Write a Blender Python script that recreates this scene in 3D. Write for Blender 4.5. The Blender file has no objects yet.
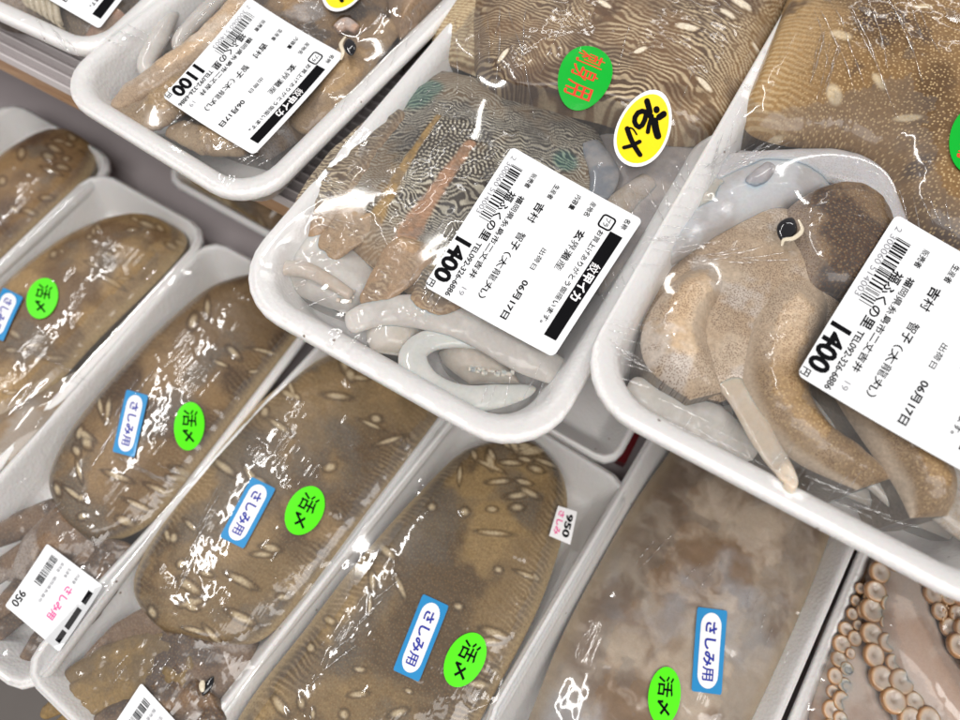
import bpy, math, random
import numpy as np
from mathutils import Matrix, Vector

# ------------------------------------------------------------------ camera, world, lamps, exposure
SC = bpy.context.scene
COL = SC.collection
RC = np.array([[0.86510434, 0.45990262, -0.20021005],
               [0.50143131, -0.78284684, 0.36839851],
               [0.01269364, -0.41909474, -0.90785377]])   # camera (x right, y down, z forward) -> world
CAM_Z = 0.25
cd = bpy.data.cameras.new('camera')
cam = bpy.data.objects.new('camera', cd)
COL.objects.link(cam)
m = Matrix.Identity(4)
for i in range(3):
    m[i][0], m[i][1], m[i][2] = RC[i][0], -RC[i][1], -RC[i][2]
m[2][3] = CAM_Z
cam.matrix_world = m
cd.sensor_width, cd.lens = 9.6, 7.2
cd.clip_start, cd.clip_end = 0.01, 50
cd.dof.use_dof = True
cd.dof.focus_distance = 0.30
cd.dof.aperture_fstop = 1.7
SC.camera = cam

w = bpy.data.worlds.new('World')
SC.world = w
w.use_nodes = True
w.node_tree.nodes['Background'].inputs[0].default_value = (1.0, 0.96, 0.965, 1)
w.node_tree.nodes['Background'].inputs[1].default_value = 0.36


def area(name, loc, target, sx, sy, power, col=(1, 1, 1), roll=0.0):
    d = bpy.data.lights.new(name, 'AREA')
    d.shape, d.size, d.size_y, d.energy, d.color = 'RECTANGLE', sx, sy, power, col
    o = bpy.data.objects.new(name, d)
    COL.objects.link(o)
    o.location = loc
    q = (Vector(target) - Vector(loc)).to_track_quat('-Z', 'Y').to_matrix().to_4x4()
    o.matrix_world = Matrix.Translation(loc) @ q @ Matrix.Rotation(roll, 4, 'Z')
    return o


area('soft_fill', (0.35, -0.75, 1.6), (-0.05, 0.05, -0.05), 1.5, 0.8, 24, (1.0, 0.965, 0.93))  # soft fill added on the camera side to brighten the lower trays
area('soft_fill', (1.6, -0.1, 1.6), (0, 0.1, 0), 0.5, 0.9, 15, (1.0, 0.965, 0.93))  # second added soft fill, set aside so its reflection misses the film
area('ceiling_tube', (-1.12, 0.16, 1.5), (-0.2, 0.02, -0.12), 1.1, 0.05, 15, (1.0, 0.98, 0.96), 0.75)
area('ceiling_tube', (-0.9, 1.15, 1.5), (-0.1, 0.05, -0.1), 1.0, 0.04, 5, (1.0, 0.98, 0.95), 0.5)
area('ceiling_tube', (0.15, 2.25, 1.6), (0, 0.1, 0), 1.2, 0.05, 4, (1.0, 0.98, 0.95), 0.3)

SC.view_settings.view_transform = 'Standard'
SC.view_settings.look = 'None'
SC.view_settings.exposure = 0.02
SC.view_settings.gamma = 1.0
SC.cycles.max_bounces = 10
SC.cycles.transparent_max_bounces = 12
SC.cycles.use_denoising = True
SC.cycles.caustics_reflective = False
SC.cycles.caustics_refractive = False


# ------------------------------------------------------------------ numeric helpers
def at(px, py, z):
    d = RC @ np.array([px - 480.0, py - 360.0, 720.0])
    t = (z - CAM_Z) / d[2]
    return np.array([d[0] * t, d[1] * t])


def ats(pts, z):
    return np.array([at(p[0], p[1], z) for p in pts])


def catmull(pts, n, closed=False):
    """resample a polyline smoothly to n points evenly in parameter"""
    p = np.asarray(pts, float)
    k = len(p)
    t = np.linspace(0, k - 1, n)
    i = np.clip(t.astype(int), 0, k - 2)
    f = (t - i)[:, None]
    g = lambda j: p[np.clip(j, 0, k - 1)]
    p0, p1, p2, p3 = g(i - 1), g(i), g(i + 1), g(i + 2)
    return 0.5 * (2 * p1 + (p2 - p0) * f + (2 * p0 - 5 * p1 + 4 * p2 - p3) * f ** 2 + (3 * p1 - p0 - 3 * p2 + p3) * f ** 3)


def _hash(ix, iy, s):
    h = (ix.astype(np.int64) * 374761393 + iy.astype(np.int64) * 668265263 + s * 982451653) & 0x7fffffff
    h = ((h ^ (h >> 13)) * 1274126177) & 0x7fffffff
    return ((h ^ (h >> 16)) & 0xffff) / 65535.0


def vn(x, y, wl, seed=0):
    """value noise 0..1 of wavelength wl"""
    x, y = x / wl + 1000, y / wl + 1000
    ix, iy = np.floor(x), np.floor(y)
    fx, fy = x - ix, y - iy
    fx, fy = fx * fx * (3 - 2 * fx), fy * fy * (3 - 2 * fy)
    a, b = _hash(ix, iy, seed), _hash(ix + 1, iy, seed)
    c, d = _hash(ix, iy + 1, seed), _hash(ix + 1, iy + 1, seed)
    return (a * (1 - fx) + b * fx) * (1 - fy) + (c * (1 - fx) + d * fx) * fy


def fbm(x, y, wl, seed=0, n=4):
    r, a, s = 0, 1.0, 0
    for k in range(n):
        r = r + a * vn(x, y, wl, seed + k * 17)
        s += a
        a *= 0.55
        wl *= 0.5
    return r / s


def smooth(x, a, b):
    t = np.clip((x - a) / (b - a), 0, 1)
    return t * t * (3 - 2 * t)


def mixc(a, b, t):
    t = np.asarray(t)[..., None]
    return a * (1 - t) + np.asarray(b) * t


_T = {}


def turing(seed, aniso=0.0, iters=14, bias=0.0, n=512, cells=64):
    """periodic reaction-diffusion-like pattern, `cells` wavelengths across an n x n table; aniso -> stripes along x"""
    key = (seed, aniso, bias, cells)
    if key in _T:
        return _T[key]
    r = np.random.default_rng(seed)
    p = r.normal(size=(n, n))
    f = np.fft.fftfreq(n) * n / cells
    fy, fx = np.meshgrid(f, f, indexing='ij')
    rad = np.hypot(fx, fy)
    g = np.exp(-((rad - 1) / 0.22) ** 2)
    if aniso > 0:
        g = g * np.exp(-(np.arctan2(np.abs(fx), np.abs(fy) + 1e-9) * aniso) ** 2)
    for _ in range(iters):
        p = np.real(np.fft.ifft2(np.fft.fft2(p) * g))
        p = np.tanh(1.6 * p / p.std() + bias)
    _T[key] = p
    return p


def tsample(tab, x, y, wl, cells=64):
    """sample table so that one wavelength is wl (metres)"""
    n = tab.shape[0]
    sx, sy = x / wl * n / cells, y / wl * n / cells
    ix, iy = np.floor(sx).astype(int), np.floor(sy).astype(int)
    fx, fy = sx - ix, sy - iy
    g = lambda a, b: tab[b % n, a % n]
    return (g(ix, iy) * (1 - fx) + g(ix + 1, iy) * fx) * (1 - fy) + (g(ix, iy + 1) * (1 - fx) + g(ix + 1, iy + 1) * fx) * fy


# ------------------------------------------------------------------ materials
def mat(name):
    mt = bpy.data.materials.new(name)
    mt.use_nodes = True
    return mt, mt.node_tree, mt.node_tree.nodes['Principled BSDF']


def nd(nt, typ, **kw):
    n = nt.nodes.new(typ)
    for k, v in kw.items():
        if k in n.inputs.keys():
            n.inputs[k].default_value = v
        else:
            setattr(n, k, v)
    return n


def film_normal(nt, strength, dist, patch=(0.52, 0.68)):
    """normals of taut cling film: broad swells everywhere, streaky wrinkles only in patches"""
    L = nt.links.new
    tc = nd(nt, 'ShaderNodeTexCoord')
    hs = []
    for rot, sc, ns in ((0.42, (1, 0.07, 1), 330), (-0.62, (1, 0.05, 1), 420)):
        mp = nd(nt, 'ShaderNodeMapping')
        mp.inputs['Rotation'].default_value = (0, 0, rot)
        mp.inputs['Scale'].default_value = sc
        L(tc.outputs['Object'], mp.inputs['Vector'])
        no = nd(nt, 'ShaderNodeTexNoise', Scale=ns, Detail=1.0, Roughness=0.4, Distortion=0.25)
        L(mp.outputs[0], no.inputs['Vector'])
        hs.append(no.outputs[0])
    a = nd(nt, 'ShaderNodeMath', operation='ADD')
    L(hs[0], a.inputs[0]); L(hs[1], a.inputs[1])
    pm = nd(nt, 'ShaderNodeTexNoise', Scale=38.0, Detail=2.0)
    L(tc.outputs['Object'], pm.inputs['Vector'])
    mr = nd(nt, 'ShaderNodeMapRange', interpolation_type='SMOOTHSTEP')
    mr.inputs['From Min'].default_value, mr.inputs['From Max'].default_value = patch
    L(pm.outputs[0], mr.inputs['Value'])
    b = nd(nt, 'ShaderNodeMath', operation='MULTIPLY')
    L(a.outputs[0], b.inputs[0]); L(mr.outputs[0], b.inputs[1])
    sw = nd(nt, 'ShaderNodeTexNoise', Scale=24.0, Detail=0.0)
    L(tc.outputs['Object'], sw.inputs['Vector'])
    c = nd(nt, 'ShaderNodeMath', operation='MULTIPLY_ADD'); c.inputs[1].default_value = 0.9
    L(sw.outputs[0], c.inputs[0]); L(b.outputs[0], c.inputs[2])
    bp = nd(nt, 'ShaderNodeBump', Strength=strength, Distance=dist)
    L(c.outputs[0], bp.inputs['Height'])
    return bp.outputs[0]


def make_skin(name, wrinkle=0.3, dark=(0.13, 0.06, 0.024, 1), light=(0.50, 0.36, 0.185, 1), dsc=1450, lsc=660, sss=0.1, coat=0.5, bumpy=0.25, patch=(0.52, 0.68), mott=0.22):
    mt, nt, bs = mat(name)
    L = nt.links.new
    col = nd(nt, 'ShaderNodeAttribute', attribute_name='Col')
    da = nd(nt, 'ShaderNodeAttribute', attribute_name='dots')
    la = nd(nt, 'ShaderNodeAttribute', attribute_name='spots')
    tc = nd(nt, 'ShaderNodeTexCoord')
    # fine mottling
    no = nd(nt, 'ShaderNodeTexNoise', Scale=700.0, Detail=4.0, Roughness=0.6)
    L(tc.outputs['Object'], no.inputs['Vector'])
    mr = nd(nt, 'ShaderNodeMapRange')
    mr.inputs['From Min'].default_value = 0.25; mr.inputs['From Max'].default_value = 0.75
    mr.inputs['To Min'].default_value = 1 - mott; mr.inputs['To Max'].default_value = 1 + mott
    L(no.outputs[0], mr.inputs['Value'])
    mu = nd(nt, 'ShaderNodeVectorMath', operation='SCALE')
    L(col.outputs['Color'], mu.inputs[0]); L(mr.outputs[0], mu.inputs['Scale'])
    cur = mu.outputs[0]
    for attr, sc, lo, hi, c in ((la, lsc, 0.12, 0.36, light), (da, dsc, 0.16, 0.40, dark)):
        vo = nd(nt, 'ShaderNodeTexVoronoi', voronoi_dimensions='2D', Scale=float(sc))
        L(tc.outputs['Object'], vo.inputs['Vector'])
        r = nd(nt, 'ShaderNodeMapRange', interpolation_type='SMOOTHSTEP')
        r.inputs['From Min'].default_value = lo; r.inputs['From Max'].default_value = hi
        r.inputs['To Min'].default_value = 1; r.inputs['To Max'].default_value = 0
        L(vo.outputs['Distance'], r.inputs['Value'])
        k = nd(nt, 'ShaderNodeMath', operation='MULTIPLY')
        sx = nd(nt, 'ShaderNodeSeparateColor')
        L(vo.outputs['Color'], sx.inputs[0])
        sr = nd(nt, 'ShaderNodeMapRange')
        sr.inputs['From Min'].default_value = 0.05; sr.inputs['From Max'].default_value = 0.45
        L(sx.outputs[0], sr.inputs['Value'])
        k0 = nd(nt, 'ShaderNodeMath', operation='MULTIPLY')
        L(r.outputs[0], k0.inputs[0]); L(sr.outputs[0], k0.inputs[1])
        L(k0.outputs[0], k.inputs[0]); L(attr.outputs['Fac'], k.inputs[1])
        mx = nd(nt, 'ShaderNodeMix', data_type='RGBA')
        L(k.outputs[0], mx.inputs[0]); L(cur, mx.inputs[6]); mx.inputs[7].default_value = c
        cur = mx.outputs[2]
    L(cur, bs.inputs['Base Color'])
    bs.inputs['Roughness'].default_value = 0.42
    bs.inputs['Specular IOR Level'].default_value = 0.25
    bs.inputs['Subsurface Weight'].default_value = sss
    bs.inputs['Subsurface Radius'].default_value = (1.0, 0.6, 0.4)
    bs.inputs['Subsurface Scale'].default_value = 0.002
    n2 = nd(nt, 'ShaderNodeTexNoise', Scale=420.0, Detail=3.0)
    L(tc.outputs['Object'], n2.inputs['Vector'])
    bp = nd(nt, 'ShaderNodeBump', Strength=bumpy, Distance=0.0005)
    L(n2.outputs[0], bp.inputs['Height'])
    L(bp.outputs[0], bs.inputs['Normal'])
    bs.inputs['Coat Weight'].default_value = coat
    bs.inputs['Coat Roughness'].default_value = 0.06
    bs.inputs['Coat IOR'].default_value = 1.45
    L(film_normal(nt, wrinkle, 0.0011, patch), bs.inputs['Coat Normal'])
    return mt


M = {}
M['skin'] = make_skin('cuttlefish_skin', 0.26, patch=(0.56, 0.72))
M['flesh'] = make_skin('pale_flesh', 0.35, sss=0.8, coat=0.8, bumpy=0.04, mott=0.06)
M['far_skin'] = make_skin('brown_cuttlefish_skin', 0.45, dsc=700, coat=0.8, bumpy=0.12, patch=(0.50, 0.62))

mt, nt, bs = mat('foam'); M['foam'] = mt
bs.inputs['Base Color'].default_value = (0.83, 0.82, 0.81, 1)
bs.inputs['Roughness'].default_value = 0.38
bs.inputs['Coat Weight'].default_value = 0.2
bs.inputs['Coat Roughness'].default_value = 0.15
bs.inputs['Subsurface Weight'].default_value = 0.15
bs.inputs['Subsurface Scale'].default_value = 0.003
tc = nd(nt, 'ShaderNodeTexCoord')
n1 = nd(nt, 'ShaderNodeTexVoronoi', Scale=620.0)
n2 = nd(nt, 'ShaderNodeTexNoise', Scale=60.0, Detail=5.0)
nt.links.new(tc.outputs['Object'], n1.inputs['Vector']); nt.links.new(tc.outputs['Object'], n2.inputs['Vector'])
ad = nd(nt, 'ShaderNodeMath', operation='MULTIPLY_ADD'); ad.inputs[1].default_value = 0.25
nt.links.new(n1.outputs['Distance'], ad.inputs[0]); nt.links.new(n2.outputs[0], ad.inputs[2])
bp = nd(nt, 'ShaderNodeBump', Strength=0.8, Distance=0.0008)
nt.links.new(ad.outputs[0], bp.inputs['Height']); nt.links.new(bp.outputs[0], bs.inputs['Normal'])
# a few dirt specks
vo = nd(nt, 'ShaderNodeTexVoronoi', Scale=75.0)
nt.links.new(tc.outputs['Object'], vo.inputs['Vector'])
rp = nd(nt, 'ShaderNodeMapRange'); rp.inputs['From Min'].default_value = 0.035; rp.inputs['From Max'].default_value = 0.06
rp.inputs['To Min'].default_value = 1; rp.inputs['To Max'].default_value = 0
nt.links.new(vo.outputs['Distance'], rp.inputs['Value'])
mx = nd(nt, 'ShaderNodeMix', data_type='RGBA')
mx.inputs[6].default_value = (0.83, 0.82, 0.81, 1); mx.inputs[7].default_value = (0.25, 0.19, 0.15, 1)
nt.links.new(rp.outputs[0], mx.inputs[0]); nt.links.new(mx.outputs[2], bs.inputs['Base Color'])


def make_film(name, base, edge, strength, haze):
    mt = bpy.data.materials.new(name)
    mt.use_nodes = True
    nt = mt.node_tree
    nt.nodes.clear()
    L = nt.links.new
    out = nd(nt, 'ShaderNodeOutputMaterial')
    nrm = film_normal(nt, strength, 0.0016, (0.57, 0.74))
    tr = nd(nt, 'ShaderNodeBsdfTransparent'); tr.inputs[0].default_value = (0.97, 0.97, 0.97, 1)
    gl = nd(nt, 'ShaderNodeBsdfGlossy', Roughness=0.07)
    L(nrm, gl.inputs['Normal'])
    df = nd(nt, 'ShaderNodeBsdfDiffuse'); df.inputs[0].default_value = (0.85, 0.85, 0.86, 1)
    lw = nd(nt, 'ShaderNodeLayerWeight', Blend=0.35); L(nrm, lw.inputs['Normal'])
    mr = nd(nt, 'ShaderNodeMapRange'); mr.inputs['To Min'].default_value = base; mr.inputs['To Max'].default_value = edge
    L(lw.outputs['Fresnel'], mr.inputs['Value'])
    m1 = nd(nt, 'ShaderNodeMixShader'); m1.inputs[0].default_value = haze
    L(tr.outputs[0], m1.inputs[1]); L(df.outputs[0], m1.inputs[2])
    m2 = nd(nt, 'ShaderNodeMixShader')
    L(mr.outputs[0], m2.inputs[0]); L(m1.outputs[0], m2.inputs[1]); L(gl.outputs[0], m2.inputs[2])
    L(m2.outputs[0], out.inputs[0])
    return mt


M['film'] = make_film('cling_film', 0.04, 0.5, 0.32, 0.025)
M['crease'] = make_film('film_crease', 0.2, 0.9, 0.1, 0.07)


def plain(name, col, rough=0.5, coat=0.0, bump=0.0, bsc=200.0, spec=0.2):
    mt, nt, bs = mat(name)
    bs.inputs['Base Color'].default_value = (*col, 1)
    bs.inputs['Roughness'].default_value = rough
    bs.inputs['Coat Weight'].default_value = coat
    bs.inputs['Specular IOR Level'].default_value = spec
    tc = nd(nt, 'ShaderNodeTexCoord')
    no = nd(nt, 'ShaderNodeTexNoise', Scale=bsc, Detail=4.0)
    nt.links.new(tc.outputs['Object'], no.inputs['Vector'])
    mr = nd(nt, 'ShaderNodeMapRange')
    mr.inputs['To Min'].default_value = 0.93; mr.inputs['To Max'].default_value = 1.05
    nt.links.new(no.outputs[0], mr.inputs['Value'])
    mu = nd(nt, 'ShaderNodeVectorMath', operation='SCALE'); mu.inputs[0].default_value = col
    nt.links.new(mr.outputs[0], mu.inputs['Scale']); nt.links.new(mu.outputs[0], bs.inputs['Base Color'])
    if bump:
        bp = nd(nt, 'ShaderNodeBump', Strength=bump, Distance=0.001)
        nt.links.new(no.outputs[0], bp.inputs['Height']); nt.links.new(bp.outputs[0], bs.inputs['Normal'])
    return mt


M['paper'] = plain('label_paper', (0.76, 0.78, 0.80), 0.6, 0.05)
M['ink'] = plain('black_ink', (0.006, 0.006, 0.007), 0.8, spec=0.02)
M['grey_ink'] = plain('grey_ink', (0.22, 0.22, 0.24), 0.5)
M['pink_ink'] = plain('pink_ink', (0.80, 0.10, 0.32), 0.5)
M['red_ink'] = plain('red_ink', (0.72, 0.045, 0.02), 0.5)
M['blue_ink'] = plain('blue_ink', (0.02, 0.035, 0.32), 0.5)
M['green_paper'] = plain('green_sticker_paper', (0.0, 0.38, 0.025), 0.4, 0.1)
M['lime_paper'] = plain('fluorescent_green_paper', (0.085, 0.82, 0.005), 0.4, 0.05)
M['yellow_paper'] = plain('yellow_sticker_paper', (0.88, 0.66, 0.01), 0.4, 0.1)
M['blue_paper'] = plain('blue_sticker_paper', (0.022, 0.24, 0.52), 0.4, 0.05)
M['white_paper'] = plain('white_sticker_paper', (0.84, 0.84, 0.85), 0.35, 0.2)
M['eye'] = plain('eye_black', (0.006, 0.006, 0.008), 0.08, 1.0)
M['eye_rim'] = plain('eye_cream_rim', (0.62, 0.55, 0.42), 0.25, 0.8)
M['mat'] = plain('ribbed_plastic', (0.42, 0.385, 0.39), 0.35, 0.3, 0.2)
M['mat_rib'] = plain('ribbed_plastic_ridge', (0.62, 0.58, 0.58), 0.3, 0.4, 0.2)
M['shelf'] = plain('shelf_paint', (0.40, 0.36, 0.37), 0.5, 0.0, 0.15, 30)
M['floor'] = plain('floor_vinyl', (0.16, 0.145, 0.135), 0.5, 0.0, 0.1, 25)
M['dark_red'] = plain('dark_red_plastic', (0.13, 0.008, 0.012), 0.4, 0.3)
mt, nt, bs = mat('pale_wood'); M['wood'] = mt
tc = nd(nt, 'ShaderNodeTexCoord'); mp = nd(nt, 'ShaderNodeMapping'); mp.inputs['Scale'].default_value = (1, 14, 14)
no = nd(nt, 'ShaderNodeTexNoise', Scale=28.0, Detail=5.0, Distortion=0.8)
cr = nd(nt, 'ShaderNodeValToRGB')
cr.color_ramp.elements[0].color = (0.34, 0.17, 0.075, 1); cr.color_ramp.elements[1].color = (0.62, 0.40, 0.23, 1)
cr.color_ramp.elements[0].position = 0.3; cr.color_ramp.elements[1].position = 0.7
nt.links.new(tc.outputs['Object'], mp.inputs[0]); nt.links.new(mp.outputs[0], no.inputs['Vector'])
nt.links.new(no.outputs[0], cr.inputs[0]); nt.links.new(cr.outputs[0], bs.inputs['Base Color'])
bs.inputs['Roughness'].default_value = 0.5


# ------------------------------------------------------------------ object helpers
def link_mesh(name, verts, faces, materials, parent=None, origin=None, smooth_shade=True, mat_idx=None, attrs=None):
    verts = np.asarray(verts, float)
    org = np.zeros(3) if origin is None else np.asarray(origin, float)
    me = bpy.data.meshes.new(name)
    me.from_pydata((verts - org).tolist(), [], faces if isinstance(faces, list) else faces.tolist())
    for mm in (materials if isinstance(materials, (list, tuple)) else [materials]):
        me.materials.append(mm)
    if mat_idx is not None:
        me.polygons.foreach_set('material_index', np.asarray(mat_idx, dtype=np.int32))
    if smooth_shade:
        me.polygons.foreach_set('use_smooth', np.ones(len(me.polygons), dtype=bool))
    for k, a in (attrs or {}).items():
        if a.ndim == 2:
            at_ = me.attributes.new(k, 'FLOAT_COLOR', 'POINT')
            at_.data.foreach_set('color', np.concatenate([a, np.ones((len(a), 1))], 1).astype(np.float32).ravel())
        else:
            at_ = me.attributes.new(k, 'FLOAT', 'POINT')
            at_.data.foreach_set('value', a.astype(np.float32))
    me.update()
    o = bpy.data.objects.new(name, me)
    COL.objects.link(o)
    if parent is not None:
        o.parent = parent
        o.location = org - np.array(parent_world(parent))
    else:
        o.location = org
    return o


def parent_world(o):
    p = np.array(o.location)
    while o.parent is not None:
        o = o.parent
        p = p + np.array(o.location)
    return p


def tag(o, label=None, cat=None, group=None, kind=None):
    for k, v in (('label', label), ('category', cat), ('group', group), ('kind', kind)):
        if v:
            o[k] = v
    return o


def thing(name, loc, label, cat, group=None):
    o = bpy.data.objects.new(name, None)
    o.empty_display_size = 0.01
    COL.objects.link(o)
    o.location = loc
    return tag(o, label, cat, group)


def grid_faces(nu, nv, wrap_v=False, base=0):
    i, j = np.meshgrid(np.arange(nu - 1), np.arange(nv if wrap_v else nv - 1), indexing='ij')
    j2 = (j + 1) % nv
    return (np.stack([i * nv + j, (i + 1) * nv + j, (i + 1) * nv + j2, i * nv + j2], -1).reshape(-1, 4) + base)


class Body:
    """collects shells of one animal into a single mesh with painted pigment"""

    def __init__(self):
        self.v, self.f, self.c, self.d, self.s, self.mi, self.n = [], [], [], [], [], [], 0
        self.tops = []

    def add(self, V, F, C, D=0.0, S=0.0, mi=0):
        k = len(V)
        self.v.append(V)
        self.f.extend((F + self.n).tolist())
        self.c.append(C if np.ndim(C) == 2 else np.tile(np.asarray(C, float), (k, 1)))
        self.d.append(np.broadcast_to(np.asarray(D, float), (k,)))
        self.s.append(np.broadcast_to(np.asarray(S, float), (k,)))
        self.mi.extend([mi] * len(F))
        self.n += k
        self.tops.append(V)

    def ribbon(self, Lp, Rp, z, H, colour, zbot=None, nu=120, nv=90, power=2.2, ends=(0.12, 0.12), bump=None, mi=0, dome=1.0, px=True):
        """dome between two boundary curves given in photo pixels at height z; the real outline, real height"""
        Lw = ats(Lp, z) if px else np.asarray(Lp, float)
        Rw = ats(Rp, z) if px else np.asarray(Rp, float)
        Lc, Rc = catmull(Lw, nu), catmull(Rw, nu)
        u = np.linspace(0, 1, nu)[:, None]
        s = np.linspace(0, 1, nv)[None, :]
        sw = 0.5 - 0.5 * np.cos(np.pi * s) if dome > 0.5 else s
        P = Lc[:, None, :] * (1 - sw[..., None]) + Rc[:, None, :] * sw[..., None]
        e = np.ones((nu, 1))
        if ends[0] > 0:
            e = e * np.clip(1 - np.clip(1 - u / ends[0], 0, 1) ** 2, 0, 1) ** 0.5
        if ends[1] > 0:
            e = e * np.clip(1 - np.clip(1 - (1 - u) / ends[1], 0, 1) ** 2, 0, 1) ** 0.5
        Hu = np.interp(u[:, 0], np.linspace(0, 1, len(H)), H)[:, None] if np.ndim(H) else H
        prof = np.clip(1 - np.abs(2 * sw - 1) ** power, 0, 1) ** 0.6
        Z = z + Hu * prof * e
        X, Y = P[..., 0], P[..., 1]
        if bump is not None:
            Z = Z + bump(X, Y, u + 0 * s, sw + 0 * u) * np.minimum(prof * 2, 1) * e
        C, D, S = colour(X, Y, u + 0 * s, sw + 0 * u)
        zb = z - 0.012 if zbot is None else zbot
        V = np.stack([X, Y, Z], -1).reshape(-1, 3)
        F = grid_faces(nu, nv)
        # skirt down to the tray and a flat underside
        edge = np.concatenate([np.arange(nv), np.arange(1, nu) * nv + nv - 1, (nu - 1) * nv + np.arange(nv - 2, -1, -1), np.arange(nu - 2, 0, -1) * nv])
        cen = V[edge].mean(0)
        low = V[edge].copy()
        low[:, :2] = cen[:2] + (low[:, :2] - cen[:2]) * 0.97
        low[:, 2] = zb
        k = len(V)
        ne = len(edge)
        V2 = np.concatenate([V, low, [[cen[0], cen[1], zb]]])
        q = np.arange(ne)
        SK = np.stack([edge, k + q, k + (q + 1) % ne, edge[(q + 1) % ne]], -1)
        BT = np.stack([k + q, np.full(ne, k + ne), np.full(ne, k + ne), k + (q + 1) % ne], -1)
        Cf = C.reshape(-1, 3)
        Df = np.broadcast_to(D, X.shape).reshape(-1); Sf = np.broadcast_to(S, X.shape).reshape(-1)
        ex = np.concatenate([edge, [edge[0]]])
        C2, D2, S2 = np.concatenate([Cf, Cf[ex]]), np.concatenate([Df, Df[ex]]), np.concatenate([Sf, Sf[ex]])
        self.add(V2, F, C2, D2, S2, mi)
        off = self.n - len(V2)
        self.f.extend((SK + off).tolist()); self.mi.extend([mi] * len(SK))
        tri = [[int(a + off), int(b + off), int(d + off)] for a, b, c, d in BT]
        self.f.extend(tri); self.mi.extend([mi] * len(tri))

    def tube(self, pts, r, z, colour, nu=60, nv=26, flat=0.75, mi=0, px=True, bump=None):
        """tapering limb along a spine of photo pixels (x, y[, z]); r in pixels of the photo at that depth"""
        zz = [p[2] if len(p) > 2 else z for p in pts]
        W = np.array([[*at(p[0], p[1], q), q] for p, q in zip(pts, zz)]) if px else np.array(pts, float)
        C = catmull(W, nu)
        scale = np.linalg.norm(at(480, 360, z) - at(481, 360, z)) if px else 1.0
        rr = np.interp(np.linspace(0, 1, nu), np.linspace(0, 1, len(r)), r) * scale
        t = np.linspace(0, 1, nu)
        cap = np.minimum(1, np.sqrt(np.clip(1 - (1 - np.clip(t / 0.07, 0, 1)) ** 2, 0, 1)) + 0.02) * np.minimum(1, np.sqrt(np.clip(1 - (1 - np.clip((1 - t) / 0.07, 0, 1)) ** 2, 0, 1)) + 0.02)
        rr = rr * cap
        T = np.gradient(C, axis=0); T /= np.linalg.norm(T, axis=1)[:, None] + 1e-9
        N = np.stack([-T[:, 1], T[:, 0], 0 * T[:, 0]], 1); N /= np.linalg.norm(N, axis=1)[:, None] + 1e-9
        th = np.linspace(0, 2 * np.pi, nv, endpoint=False)
        R = np.broadcast_to(rr[:, None], (nu, nv)).copy()
        u = np.broadcast_to(t[:, None], (nu, nv)); v = np.broadcast_to((th / (2 * np.pi))[None], (nu, nv))
        X = C[:, None, 0] + N[:, None, 0] * R * np.cos(th); Y = C[:, None, 1] + N[:, None, 1] * R * np.cos(th)
        Z = C[:, None, 2] + R * np.sin(th) * flat
        if bump is not None:
            Z = Z + bump(X, Y, u, v)
        c, d, s = colour(X, Y, u, v)
        V = np.stack([X, Y, Z], -1).reshape(-1, 3)
        self.add(V, grid_faces(nu, nv, True), c.reshape(-1, 3), np.broadcast_to(d, X.shape).reshape(-1), np.broadcast_to(s, X.shape).reshape(-1), mi)

    def build(self, name, label, cat, group, mats):
        V = np.concatenate(self.v)
        org = np.array([V[:, 0].mean(), V[:, 1].mean(), V[:, 2].min()])
        o = link_mesh(name, V, self.f, mats, None, org, True, self.mi,
                      {'Col': np.clip(np.concatenate(self.c), 0, 1), 'dots': np.concatenate(self.d), 'spots': np.concatenate(self.s)})
        tag(o, label, cat, group)
        self.obj = o
        return o


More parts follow.
